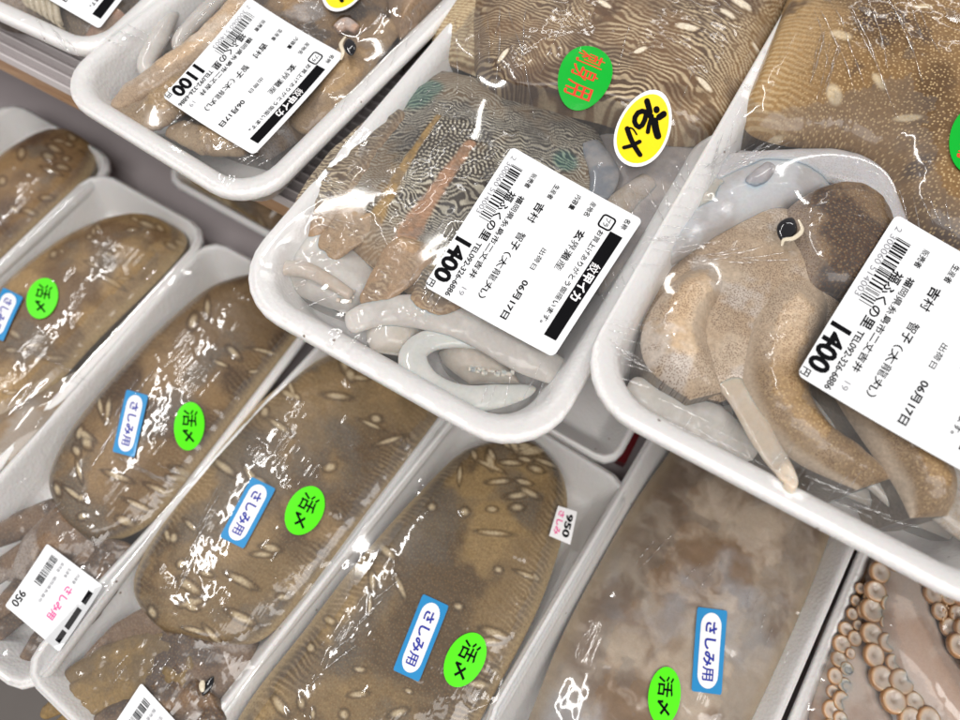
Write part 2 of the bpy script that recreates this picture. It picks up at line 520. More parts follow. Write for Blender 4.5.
# ------------------------------------------------------------------ foam trays with cling film
class Tray:
    def __init__(self, label, corner, along, W, Ln, z, depth, right=True, lip=0.0085, rad=0.02, nseg=7, group='foam trays of packed seafood', yaw=None, front=False):
        """corner: photo pixel of one rim corner; along: second pixel on the same long edge"""
        a = at(*corner, z); b = at(*along, z)
        if yaw is None:
            d = (b - a) if front else (a - b)      # towards the back (+Y)
            yaw = math.atan2(d[1], d[0]) - math.pi / 2
        self.ex = np.array([math.cos(yaw), math.sin(yaw)]); self.ey = np.array([-math.sin(yaw), math.cos(yaw)])
        sx = -1 if right else 1
        sy = 1 if front else -1
        self.c = a + self.ex * sx * W / 2 + self.ey * sy * Ln / 2
        self.W, self.L, self.z, self.depth, self.lip, self.rad, self.nseg = W, Ln, z, depth, lip, rad, nseg
        self.o = thing('foam_tray', (self.c[0], self.c[1], z - depth), label, 'food tray', group)
        self.shell()
        self.bodies = []

    def ring(self, inset, n_extra=0):
        w, l = self.W / 2 - inset, self.L / 2 - inset
        r = max(self.rad - inset * 0.7, 0.002)
        pts = []
        for cx, cy, a0 in ((w - r, l - r, 0), (-w + r, l - r, 90), (-w + r, -l + r, 180), (w - r, -l + r, 270)):
            for k in range(self.nseg + 1):
                a = math.radians(a0 + 90 * k / self.nseg)
                pts.append((cx + r * math.cos(a), cy + r * math.sin(a)))
        P = np.array(pts)
        # subdivide so that the long sides bow very slightly
        return P

    def world(self, P):
        return self.c + P[:, :1] * self.ex + P[:, 1:2] * self.ey

    def shell(self):
        d, lp = self.depth, self.lip
        prof = [(lp + 0.012, -d), (lp + 0.009, -d + 0.001), (0.0030, -0.0075), (0.0008, -0.0062), (0.0, -0.0045), (0.0, -0.0022), (0.0006, -0.0008),
                (0.0018, 0.0), (lp * 0.42, 0.0003), (lp * 0.75, -0.0002), (lp, -0.0015), (lp + 0.0014, -0.0035), (lp + 0.009, -d + 0.008), (lp + 0.0105, -d + 0.0055),
                (lp + 0.014, -d + 0.0042), (lp + 0.02, -d + 0.004)]
        V = []
        for ins, z in prof:
            P = self.world(self.ring(ins))
            V.append(np.column_stack([P, np.full(len(P), self.z + z)]))
        nv = len(V[0])
        nu = len(V)
        V = np.concatenate(V)
        F = grid_faces(nu, nv, True)[:, ::-1].tolist()
        F.append(list(range(nv))[::-1])
        F.append([(nu - 1) * nv + k for k in range(nv)])
        link_mesh('tray_shell', V, F, M['foam'], self.o, (self.c[0], self.c[1], self.z - d))

    def add(self, body):
        self.bodies.append(body)

    def solve_film(self, dx=0.001, iters=500, sag=0.0):
        w, l = self.W / 2, self.L / 2
        self.dx = dx
        self.nx, self.ny = int(round(self.W / dx)) + 1, int(round(self.L / dx)) + 1
        gx, gy = np.linspace(-w, w, self.nx), np.linspace(-l, l, self.ny)
        self.gx, self.gy = gx, gy
        ob = np.full((self.nx, self.ny), -1.0)
        for b in self.bodies:
            for V in b.tops:
                q = V[:, :2] - self.c
                ix = np.rint((q @ self.ex + w) / dx).astype(int); iy = np.rint((q @ self.ey + l) / dx).astype(int)
                k = (ix >= 0) & (ix < self.nx) & (iy >= 0) & (iy < self.ny)
                np.maximum.at(ob, (ix[k], iy[k]), V[k, 2] - self.z)
        for _ in range(2):     # close pin holes
            mxn = ob.copy()
            for ax in (0, 1):
                for sh in (1, -1):
                    mxn = np.maximum(mxn, np.roll(ob, sh, ax))
            ob = np.where(ob < -0.5, mxn, ob)
        X, Y = np.meshgrid(gx, gy, indexing='ij')
        r = self.rad
        qx, qy = np.abs(X) - (w - r), np.abs(Y) - (l - r)
        sd = np.hypot(np.maximum(qx, 0), np.maximum(qy, 0)) + np.minimum(np.maximum(qx, qy), 0) - r
        self.inside = sd < -0.0006
        rim = sd > -self.lip * 0.75
        F = np.maximum(np.zeros_like(ob), ob)
        for _ in range(iters):
            Fn = 0.25 * (np.roll(F, 1, 0) + np.roll(F, -1, 0) + np.roll(F, 1, 1) + np.roll(F, -1, 1)) - sag
            F = np.where(rim, 0.0007, np.maximum(Fn, ob + 0.0003))
        self.F, self.ob, self.rim = F, ob, rim

    def height(self, P):
        """film height (world z) at world points"""
        q = np.atleast_2d(P)[:, :2] - self.c
        fx = np.clip((q @ self.ex + self.W / 2) / self.dx, 0, self.nx - 1.001); fy = np.clip((q @ self.ey + self.L / 2) / self.dx, 0, self.ny - 1.001)
        ix, iy = fx.astype(int), fy.astype(int)
        a, b = fx - ix, fy - iy
        F = self.F
        return self.z + (F[ix, iy] * (1 - a) + F[ix + 1, iy] * a) * (1 - b) + (F[ix, iy + 1] * (1 - a) + F[ix + 1, iy + 1] * a) * b

    def film(self, creases=(), gap=0.0007, seed=1):
        """the free span of the film between rim and food; where it clings to the wet skin it is the skin's clear coat"""
        X, Y = np.meshgrid(self.gx, self.gy, indexing='ij')
        P = self.c + X[..., None] * self.ex + Y[..., None] * self.ey
        rip = (fbm(P[..., 0] * 1.0, P[..., 1], 0.022, seed, 2) - 0.5) * 0.00025
        free = np.clip((self.F - self.ob) / 0.004, 0, 1) * (~self.rim)
        V = np.concatenate([P, (self.z + self.F + rip * free)[..., None]], -1).reshape(-1, 3)
        F = grid_faces(self.nx, self.ny)
        keep = (((self.F - self.ob) > gap) & self.inside).reshape(-1)
        F = F[keep[F].all(1)]
        used = np.unique(F)
        re = -np.ones(len(V), int); re[used] = np.arange(len(used))
        V, F = V[used], re[F]
        mi = [0] * len(F)
        Fl = F.tolist()
        rnd = random.Random(seed)
        Vx = [V]
        n = len(V)
        for cr in creases:
            p0, p1, wd, hh = cr[0], cr[1], cr[2] if len(cr) > 2 else 0.0005, cr[3] if len(cr) > 3 else 0.0005
            z0 = self.z + 0.008
            A = ats([p0, p1], z0)
            k = 26
            t = np.linspace(0, 1, k)[:, None]
            C = A[0] * (1 - t) + A[1] * t
            d = A[1] - A[0]; ln = np.linalg.norm(d); nrm = np.array([-d[1], d[0]]) / ln
            ph = rnd.random() * 6
            C = C + nrm * ((np.sin(t * 4 + ph) * 0.012 + np.sin(t * 11 + ph * 2) * 0.004) * ln)
            hgt = self.height(C)
            hgt = np.convolve(np.pad(hgt, 2, mode='edge'), np.ones(5) / 5, 'valid')
            hgt = np.maximum(hgt, self.height(C) + 0.00015)
            wt = (np.sin(np.pi * t[:, 0]) ** 0.6) * (0.6 + 0.4 * np.sin(t[:, 0] * 23 + ph))
            a = np.column_stack([C - nrm * wd * wt[:, None], hgt + 0.0001])
            b = np.column_stack([C, hgt + 0.0001 + hh * wt])
            c = np.column_stack([C + nrm * wd * wt[:, None], hgt + 0.0001])
            Vx.append(np.stack([a, b, c], 1).reshape(-1, 3))
            f = grid_faces(k, 3, False, n)
            Fl.extend(f.tolist()); mi.extend([1] * len(f))
            n += k * 3
        link_mesh('film', np.concatenate(Vx), Fl, [M['film'], M['crease']], self.o, (self.c[0], self.c[1], self.z), True, mi)


# ------------------------------------------------------------------ lettering and stickers
_TX = {}


def one_glyph(s, bold):
    key = (s, bold, 'raw')
    if key in _TX:
        return _TX[key]
    res = None
    base = None
    for k in (0.0, 1.0, 0.75, 0.5, 0.3, 0.15):
        cu = bpy.data.curves.new('lettering', 'FONT')
        cu.body, cu.size, cu.offset, cu.resolution_u = s, 1.0, bold * k, 3
        o = bpy.data.objects.new('lettering', cu)
        COL.objects.link(o)
        me = bpy.data.meshes.new_from_object(o.evaluated_get(bpy.context.evaluated_depsgraph_get()))
        V = np.array([v.co[:2] for v in me.vertices]); F = [list(p.vertices) for p in me.polygons]
        bpy.data.objects.remove(o); bpy.data.curves.remove(cu); bpy.data.meshes.remove(me)
        if base is None:
            base, res = len(F), (V, F)
            if bold <= 0:
                break
        elif len(F) == base:        # the outline did not fold over itself
            res = (V, F)
            break
    _TX[key] = res
    return res


def glyphs(s, bold):
    """2D mesh of a word, normalised to the unit square; full-width signs are set one by one"""
    key = (s, bold)
    if key in _TX:
        return _TX[key]
    if all(ord(ch) > 0x2000 for ch in s):
        VV, FF, n = [], [], 0
        for i, ch in enumerate(s):
            V, F = one_glyph(ch, bold)
            VV.append(V + np.array([i * 1.0, 0])); FF += [[a + n for a in f] for f in F]; n += len(V)
        V, F = np.concatenate(VV), FF
    else:
        V, F = one_glyph(s, bold)
    lo, hi = V.min(0), V.max(0)
    V = (V - lo) / np.maximum(hi - lo, 1e-6)
    _TX[key] = (V, F)
    return V, F


class Flat:
    """collects flat shapes in label coordinates (u right, v up, metres)"""

    def __init__(self):
        self.v, self.f, self.n = [], [], 0

    def poly(self, V, F):
        V = np.asarray(V, float); self.v.append(np.column_stack([V, np.zeros(len(V))]) if V.shape[1] == 2 else V); self.f.extend([[i + self.n for i in q] for q in F]); self.n += len(V)

    def rect(self, u0, v0, u1, v1, k=1):
        us = np.linspace(u0, u1, k + 1)
        for a, b in zip(us[:-1], us[1:]):
            self.poly([(a, v0), (b, v0), (b, v1), (a, v1)], [[0, 1, 2, 3]])

    def text(self, s, u0, v0, u1, v1, bold=0.0):
        V, F = glyphs(s, bold)
        self.poly(V * np.array([u1 - u0, v1 - v0]) + np.array([u0, v0]), F)

    def strokes(self, lines, c, mj, mn):
        """brush strokes given in sticker pixels: list of (points, radius); each a hair higher than the last"""
        B = np.linalg.inv(np.array([mj, mn], float).T)
        for k, (pts, r) in enumerate(lines):
            P = np.array(pts, float)
            P = catmull(P, 10) if len(P) > 1 else P
            for q, (a, b) in enumerate(zip(P[:-1], P[1:]) if len(P) > 1 else [(P[0], P[0] + 0.01)]):
                d = (b - a) / (np.linalg.norm(b - a) + 1e-9)
                a0 = math.atan2(d[1], d[0])
                o = [b + r * np.array([math.cos(a0 + t), math.sin(a0 + t)]) for t in np.linspace(-math.pi / 2, math.pi / 2, 9)] + [a + r * np.array([math.cos(a0 + t), math.sin(a0 + t)]) for t in np.linspace(math.pi / 2, 1.5 * math.pi, 9)]
                uv = 0.5 + 0.5 * ((np.array(o) - np.array(c, float)) @ B.T)
                self.poly(np.column_stack([uv, np.full(len(uv), (k * 10 + q) * 1.2e-6)]), [list(range(len(uv)))])

    def round_rect(self, u0, v0, u1, v1, r, k=6):
        pts = []
        for cx, cy, a0 in ((u1 - r, v1 - r, 0), (u0 + r, v1 - r, 90), (u0 + r, v0 + r, 180), (u1 - r, v0 + r, 270)):
            for i in range(k + 1):
                a = math.radians(a0 + 90 * i / k)
                pts.append((cx + r * math.cos(a), cy + r * math.sin(a)))
        return pts

    def frame(self, outer, inner):
        n = len(outer)
        self.poly(outer + inner, [[i, (i + 1) % n, n + (i + 1) % n, n + i] for i in range(n)])


class Sheet:
    """a paper label lying on a tray's film: label coords -> world, bent with the film"""

    def __init__(self, tray, corners_px, z_guess, pts_uv=None):
        # corners: TL, TR, BR, BL of the label as read (photo pixels)
        self.t = tray
        z = z_guess
        s = np.linspace(0.03, 0.97, 9)
        U, V = np.meshgrid(s, s)
        U, V = U.ravel(), V.ravel()
        for _ in range(3):
            self.K = ats(corners_px, z)
            Pw = self.bil(U, V)
            h = tray.height(Pw)
            z = float(h.mean()) + 0.0008
        A = self.basis(U, V)
        self.q, *_ = np.linalg.lstsq(A, h, rcond=None)
        for _ in range(3):
            cu, cv = np.array([0.0, 1, 1, 0]), np.array([1.0, 1, 0, 0])
            zc = self.basis(cu, cv) @ self.q
            self.K = np.array([at(p[0], p[1], zz) for p, zz in zip(corners_px, zc)])
            h = tray.height(self.bil(U, V))
            self.q, *_ = np.linalg.lstsq(A, h, rcond=None)
        self.off = max(0.0, float((h - A @ self.q).max())) * 1.05 + 0.0004

    def basis(self, U, V):
        return np.stack([np.ones_like(U), U, V, U * V, U * U, V * V], -1)

    def bil(self, U, V):
        K = self.K
        U, V = U[:, None], V[:, None]
        return (K[3] * (1 - U) + K[2] * U) * (1 - V) + (K[0] * (1 - U) + K[1] * U) * V

    def place(self, uv, lift):
        U, V = uv[:, 0], uv[:, 1]
        P = self.bil(U, V)
        return np.column_stack([P, self.basis(U, V) @ self.q + self.off + lift])

    def origin(self):
        return self.place(np.array([[0.5, 0.5]]), 0)[0]

    def slab(self, name, outline, material, parent, lift=0.0, th=0.00018, rings=6):
        """solid paper of the given outline (fractions 0..1), filled with concentric rings so that it bends"""
        O = np.array(outline, float)
        c = O.mean(0)
        n = len(O)
        fr = np.linspace(1, 0, rings + 1)[:-1]
        top = np.concatenate([c + (O - c) * f for f in fr] + [[c]])
        V = np.concatenate([self.place(top, lift), self.place(O, lift - th)])
        F = []
        for r in range(rings - 1):
            F += [[r * n + i, r * n + (i + 1) % n, (r + 1) * n + (i + 1) % n, (r + 1) * n + i] for i in range(n)]
        k = rings * n
        F += [[(rings - 1) * n + i, (rings - 1) * n + (i + 1) % n, k] for i in range(n)]
        F += [[k + 1 + i, k + 1 + (i + 1) % n, (i + 1) % n, i] for i in range(n)]
        return link_mesh(name, V, F, material, parent, self.origin(), False)

    def flat(self, name, fl, material, parent, lift):
        A = np.concatenate(fl.v)
        V = self.place(A[:, :2], lift + A[:, 2])
        return link_mesh(name, V, fl.f, material, parent, self.origin(), False)


def dense_outline(pts, step=0.06):
    out = []
    n = len(pts)
    for i in range(n):
        a, b = np.array(pts[i]), np.array(pts[(i + 1) % n])
        k = max(1, int(np.linalg.norm(b - a) / step))
        for j in range(k):
            out.append(tuple(a + (b - a) * j / k))
    return out


def barcode(fl, u0, v0, u1, v1, seed):
    r = random.Random(seed)
    u = u0
    un = (u1 - u0) / 95.0
    while u < u1:
        wd = un * r.choice([1, 1, 2, 2, 3])
        fl.rect(u, v0, min(u + wd, u1), v1)
        u += wd + un * r.choice([1, 1, 2, 3])


def price_label(tray, corners, price, z=0.012, seed=3):
    sh = Sheet(tray, corners, z)
    fl = Flat()
    lab = sh.slab('price_label', dense_outline(fl.round_rect(0, 0, 1, 1, 0.035)), M['paper'], tray.o)
    a = Flat()
    a.text('名称', 0.045, 0.905, 0.125, 0.945, 0.02)
    a.text('産地名', 0.055, 0.655, 0.165, 0.695, 0.018)
    a.text('内容量', 0.065, 0.545, 0.175, 0.585, 0.018)
    a.text('生産者', 0.075, 0.385, 0.185, 0.425, 0.018)
    a.text('販売者', 0.085, 0.215, 0.195, 0.255, 0.02)
    a.text('お買上げありがとう御座います。', 0.20, 0.795, 0.865, 0.840, 0.022)
    a.text('出荷日', 0.475, 0.545, 0.62, 0.582, 0.006)
    a.text('福岡県糸島市二丈吉井', 0.255, 0.222, 0.835, 0.268, 0.022)
    a.text('TEL092-326-6886', 0.635, 0.150, 0.985, 0.190, 0.022)
    sh.flat('small_print', a, M['ink'], lab, 0.00012)
    b = Flat()
    b.text('玄界灘産', 0.26, 0.680, 0.55, 0.738, 0.03)
    b.text('吉村', 0.235, 0.352, 0.375, 0.412, 0.03)
    b.text('智子', 0.455, 0.352, 0.575, 0.412, 0.03)
    b.text('（太龍丸）', 0.60, 0.345, 0.905, 0.400, 0.012)
    b.text('福ふくの里', 0.262, 0.142, 0.615, 0.208, 0.025)
    b.text('06月17日', 0.695, 0.548, 0.945, 0.600, 0.028)
    sh.flat('bold_print', b, M['ink'], lab, 0.00012)
    c = Flat()
    c.text(price, 0.665, 0.010, 0.935, 0.132, 0.04)
    c.text('円', 0.945, 0.006, 0.985, 0.056, 0.03)
    sh.flat('price', c, M['ink'], lab, 0.00012)
    d = Flat()
    barcode(d, 0.105, 0.070, 0.50, 0.150, seed)
    sh.flat('barcode', d, M['ink'], lab, 0.00012)
    e = Flat()
    e.text('2', 0.055, 0.035, 0.08, 0.07, 0.0)
    e.text('300060', 0.105, 0.032, 0.285, 0.068, 0.0)
    e.text('514003', 0.305, 0.032, 0.485, 0.068, 0.0)
    sh.flat('barcode_number', e, M['grey_ink'], lab, 0.00012)
    n = Flat()
    n.text('19', 0.90, 0.225, 0.945, 0.262)
    sh.flat('small_number', n, M['grey_ink'], lab, 0.00012)
    g = Flat()
    g.rect(0.175, 0.865, 0.915, 0.955, 8)
    band = sh.flat('name_band', g, M['ink'], lab, 0.00012)
    h = Flat()
    h.text('紋甲イカ', 0.405, 0.872, 0.665, 0.945, 0.03)
    sh.flat('name_lettering', h, M['white_paper'], lab, 0.00024)
    k = Flat()
    o_ = k.round_rect(0.085, 0.765, 0.185, 0.865, 0.025); i_ = k.round_rect(0.097, 0.777, 0.173, 0.853, 0.015)
    k.frame(o_, i_)
    k.text('プラ', 0.105, 0.795, 0.165, 0.835, 0.02)
    sh.flat('plastic_recycling_mark', k, M['ink'], lab, 0.00012)
    return lab


def oval_corners(c, major, minor):
    """TL,TR,BR,BL pixel corners of an oval's box: reading direction = major vector, up = to its left on paper"""
    c, mj, mn = np.array(c, float), np.array(major, float), np.array(minor, float)
    return [c - mj + mn, c + mj + mn, c + mj - mn, c - mj - mn]


def ellipse(n=40, s=1.0):
    return [(0.5 + 0.5 * s * math.cos(2 * math.pi * i / n), 0.5 + 0.5 * s * math.sin(2 * math.pi * i / n)) for i in range(n)]


def oval_sticker(tray, c, major, minor, kind, z):
    sh = Sheet(tray, oval_corners(c, major, minor), z)
    f = Flat()
    if kind == 'yellow':
        st = sh.slab('oval_sticker', ellipse(), M['white_paper'], tray.o, 0.0002)
        sh.slab('yellow_face', ellipse(40, 0.9), M['yellow_paper'], st, 0.00032, 0.0001)
        f.strokes([([(412, 195), (413, 200)], 25), ([(434, 255), (470, 232)], 25), ([(398, 285), (408, 345), (424, 402)], 29), ([(335, 132), (346, 165), (360, 215)], 23), ([(376, 245), (356, 310), (344, 372)], 17),
                   ([(330, 214), (280, 206), (242, 250), (242, 300), (275, 332), (310, 300), (330, 236)], 20), ([(330, 236), (382, 262)], 14), ([(180, 342), (205, 420), (240, 500), (278, 566)], 21), ([(152, 506), (215, 486), (278, 452)], 17), ([(190, 335), (225, 345), (255, 392)], 7)],
                  (304, 360), (-120, 304), (200, 72))
        sh.flat('lettering', f, M['ink'], st, 0.00045)
    elif kind == 'green':
        st = sh.slab('oval_sticker', ellipse(), M['green_paper'], tray.o, 0.0002)
        f.text('刺', 0.15, 0.22, 0.36, 0.76, 0.006); f.text('身', 0.41, 0.22, 0.60, 0.76, 0.006); f.text('用', 0.65, 0.22, 0.84, 0.76, 0.006)
        sh.flat('lettering', f, M['red_ink'], st, 0.00034)
    else:
        st = sh.slab('oval_sticker', ellipse(), M['lime_paper'], tray.o, 0.0002)
        f.text('活', 0.16, 0.27, 0.52, 0.75, 0.03); f.text('〆', 0.58, 0.30, 0.84, 0.72, 0.03)
        sh.flat('lettering', f, M['ink'], st, 0.00034)
    return st


def sashimi_sticker(tray, c, major, minor, z):
    sh = Sheet(tray, oval_corners(c, major, minor), z)
    f = Flat()
    st = sh.slab('strip_sticker', dense_outline(f.round_rect(0, 0, 1, 1, 0.05)), M['blue_paper'], tray.o, 0.0002)
    r = 0.16
    k = Flat()
    cap = []
    for cx, a0 in ((0.95 - r, -90), (0.05 + r, 90)):
        for i in range(13):
            a = math.radians(a0 + 180 * i / 12)
            cap.append((cx + r * math.cos(a), 0.5 + 0.34 * math.sin(a)))
    sh.slab('white_capsule', dense_outline(cap), M['white_paper'], st, 0.00032, 0.0001)
    f.text('さしみ用', 0.16, 0.30, 0.86, 0.70, 0.035)
    sh.flat('lettering', f, M['blue_ink'], st, 0.00045)
    return st


# ------------------------------------------------------------------ setting
def box(name, x0, x1, y0, y1, z0, z1, material, parent=None):
    V = [(x, y, z) for x in (x0, x1) for y in (y0, y1) for z in (z0, z1)]
    F = [[0, 1, 3, 2], [4, 6, 7, 5], [0, 4, 5, 1], [2, 3, 7, 6], [0, 2, 6, 4], [1, 5, 7, 3]]
    return link_mesh(name, V, F, material, parent, ((x0 + x1) / 2, (y0 + y1) / 2, z0), False)


UZ = 0.0            # rim height of the trays on the upper shelf
UD = 0.032
LZ = -0.12          # rim height of the lower trays
LD = 0.025
fl_ = box('floor', -3, 3, -2.5, 3, -0.72, -0.70, M['floor'])
fl_['kind'] = 'structure'
sh_ = box('shelf_surface', -0.9, 0.7, -0.095, 0.62, LZ - LD - 0.03, LZ - LD - 0.0005, M['shelf'])
sh_['kind'] = 'structure'
back = box('back_panel', -0.9, 0.7, 0.62, 0.64, -0.72, 0.10, M['shelf'])
back['kind'] = 'structure'
us = thing('display_shelf', (-0.1, 0.28, -0.05), 'upper display shelf with ribbed plastic mat and pale wooden front edge', 'shelf')
YE = 0.142
box('wooden_edge', -0.9, 0.6, YE, YE + 0.012, -0.0525, -0.0385, M['wood'], us)
box('shelf_board', -0.9, 0.6, YE + 0.012, 0.60, -0.052, -0.0385, M['shelf'], us)
# corrugated mat: ridges run along the shelf
rv, rf = [], []
ny = 0
y = YE - 0.002
prof = []
while y < 0.598:
    prof += [(y, -0.0375), (y + 0.0006, -0.0328), (y + 0.0014, -0.0325), (y + 0.0020, -0.0372), (y + 0.0052, -0.0374)]
    y += 0.0056
prof = np.array(prof)
for x in (-0.9, 0.6):
    rv.append(np.column_stack([np.full(len(prof), x), prof]))
k = len(prof)
rvv = np.concatenate(rv)
rff = [[i, i + 1, k + i + 1, k + i] for i in range(k - 1)]
mi = [1 if (i % 5) in (0, 1, 2) else 0 for i in range(k - 1)]
link_mesh('ribbed_mat', rvv, rff, [M['mat'], M['mat_rib']], us, (-0.1, 0.28, -0.0375), False, mi)

# ------------------------------------------------------------------ trays
LB = 'foam trays of packed seafood'
tA = Tray('upper foam tray with the 1100 yen label beside a slit eye', (249, 212), (397, 64), 0.124, 0.27, UZ, UD, True, rad=0.024, front=True)
tB = Tray('middle upper foam tray with green and yellow oval stickers beside its 1400 yen label', (218, 289), (430, 42), 0.1445, 0.32, UZ, UD, False, rad=0.028, front=True)
tC = Tray('right upper foam tray whose rim is crossed by a pale arm tip', (565, 390), (702, 152), 0.165, 0.33, UZ + 0.012, UD + 0.012, False, rad=0.028, front=True)
tZ = Tray('top left corner foam tray with only the black band of its label showing', (94, 59), (0, 0), 0.13, 0.24, UZ, UD, True, rad=0.02, front=True, yaw=0.03)
tL0 = Tray('leftmost lower foam tray with a plain brown cuttlefish and no sticker', (119, 160), (0, 272), 0.100, 0.25, LZ, LD, True, lip=0.0045, rad=0.016, nseg=3)
tL1 = Tray('lower foam tray with golden brown cuttlefish, its blue strip sticker cut by the picture edge', (213, 231), (0, 464), 0.096, 0.25, LZ + 0.0012, LD, True, lip=0.0045, rad=0.016, nseg=3)
tL2 = Tray('lower foam tray with the 950 yen label at its front end', (333, 301), (170, 515), 0.092, 0.245, LZ, LD, True, lip=0.0045, rad=0.014, nseg=3)
tL3 = Tray('lower foam tray between the 950 yen tray and the tiny tag tray', (500, 366), (252, 678), 0.092, 0.262, LZ + 0.0012, LD, True, lip=0.0045, rad=0.014, nseg=3)
tL4 = Tray('lower foam tray with a tiny pink and black tag stuck near its back corner', (636, 486), (500, 720), 0.110, 0.25, LZ, LD, True, lip=0.0045, rad=0.012, nseg=2)
tL5 = Tray('lower foam tray with a smooth greyish cuttlefish under film, in front of the octopus tray', (918, 405), (783, 720), 0.116, 0.27, LZ + 0.0012, LD, True, lip=0.0045, rad=0.014, nseg=3)
tL6 = Tray('lower foam tray holding the octopus in the bottom right corner', (921, 405), (791, 720), 0.125, 0.27, LZ, LD, False, lip=0.0045, rad=0.014, nseg=3)
tR1 = Tray('shaded foam tray under the upper shelf, seen between two overhanging trays', (160, 176), (200, 130), 0.112, 0.2, LZ - 0.004, LD - 0.005, False, lip=0.0045, rad=0.014, nseg=3, front=True, yaw=-0.02)
tR2 = Tray('empty white foam tray standing behind the tray with the tiny price tag', (614, 470), (642, 418), 0.10, 0.2, LZ - 0.006, LD - 0.006, True, lip=0.0045, rad=0.012, nseg=3, front=True)

# ------------------------------------------------------------------ pigment
BR, TAN, PALE = np.array([0.125, 0.075, 0.042]), np.array([0.47, 0.355, 0.215]), np.array([0.60, 0.57, 0.53])


def rot(X, Y, a):
    return X * math.cos(a) + Y * math.sin(a), -X * math.sin(a) + Y * math.cos(a)


def papillae(X, Y, spots, z, grow=1.0):
    """pale long marks: list of (px, py, half length px, half width px, angle deg in the picture) -> mask, rim"""
    best = np.full(X.shape, 9.0)
    for px, py, a, b, ang in spots:
        c = at(px, py, z)
        ex = at(px + math.cos(math.radians(ang)), py + math.sin(math.radians(ang)), z) - c
        s = np.linalg.norm(ex); ex = ex / s
        dx, dy = X - c[0], Y - c[1]
        p, q = dx * ex[0] + dy * ex[1], -dx * ex[1] + dy * ex[0]
        d = np.hypot(p / (a * s * grow), q / (b * s * grow))
        best = np.minimum(best, d)
    return best


BSPOT = [(556, 17, 11, 4, 25), (600, 26, 9, 3.5, 30), (600, 20, 6, 3, 20), (653, 13, 14, 4, 20), (697, 17, 14, 6, 15), (681, 47, 13, 5, 8), (735, 18, 15, 6, 18), (722, 30, 11, 4, 20),
         (700, 96, 12, 4, 30), (635, 70, 9, 3, -25), (755, 50, 9, 3, 20), (503, 64, 8, 3, -40), (770, -10, 14, 5, 15), (640, -14, 12, 5, 20), (700, -30, 14, 5, 20), (820, -50, 14, 5, 15), (600, -30, 10, 4, 20)]


def col_mantleB(X, Y, u, v):
    a, b = rot(X, Y, -0.05)
    wx, wy = (fbm(a, b, 0.035, 3) - 0.5) * 0.022, (fbm(a, b, 0.035, 5) - 0.5) * 0.026
    d = papillae(X, Y, BSPOT, 0.006, 0.85) + (fbm(X, Y, 0.004, 91) - 0.5) * 0.6
    pull = np.exp(-(d / 2.2) ** 2)
    t1 = tsample(turing(11, 1.3), a + wx, b + wy, 0.0024)
    t2 = tsample(turing(12, 1.1), a + wx, b + wy, 0.0017)
    left = 1 - smooth(v, 0.38, 0.55)
    t = t1 * (1 - left) + t2 * left
    ring = np.cos(d * 7.0)
    t = t * (1 - 0.75 * pull) + ring * 0.9 * pull
    base = mixc(np.tile(np.array([0.14, 0.082, 0.044]), X.shape + (1,)), [0.085, 0.055, 0.036], smooth(fbm(X, Y, 0.03, 8), 0.4, 0.62))
    base = mixc(base, [0.24, 0.15, 0.075], smooth(v, 0.8, 0.98))
    c = mixc(base, [0.46, 0.365, 0.235], smooth(t, -0.15, 0.75) * (0.4 + 0.6 * smooth(fbm(X, Y, 0.010, 33), 0.28, 0.58)) * (0.75 + 0.25 * smooth(v, 0.4, 0.8)))
    c = mixc(c, [0.07, 0.04, 0.026], smooth(fbm(X, Y, 0.018, 31), 0.58, 0.72) * 0.55)
    c = mixc(c, [0.68, 0.60, 0.47], 1 - smooth(d, 0.75, 1.05))
    return c, 0.12, 0.0


def bump_mantleB(X, Y, u, v):
    d = papillae(X, Y, BSPOT, 0.006)
    return 0.0007 * np.exp(-(d / 1.1) ** 2) + 0.0006 * (fbm(X, Y, 0.008, 4) - 0.5)


def col_finB(X, Y, u, v):
    t = tsample(turing(12, 1.1), X + (fbm(X, Y, 0.02, 3) - .5) * .012, Y, 0.0021)
    c = mixc(np.tile(np.array([0.25, 0.165, 0.085]), X.shape + (1,)), [0.55, 0.45, 0.28], smooth(t, -0.2, 0.6))
    return c, 0.2, 0.0


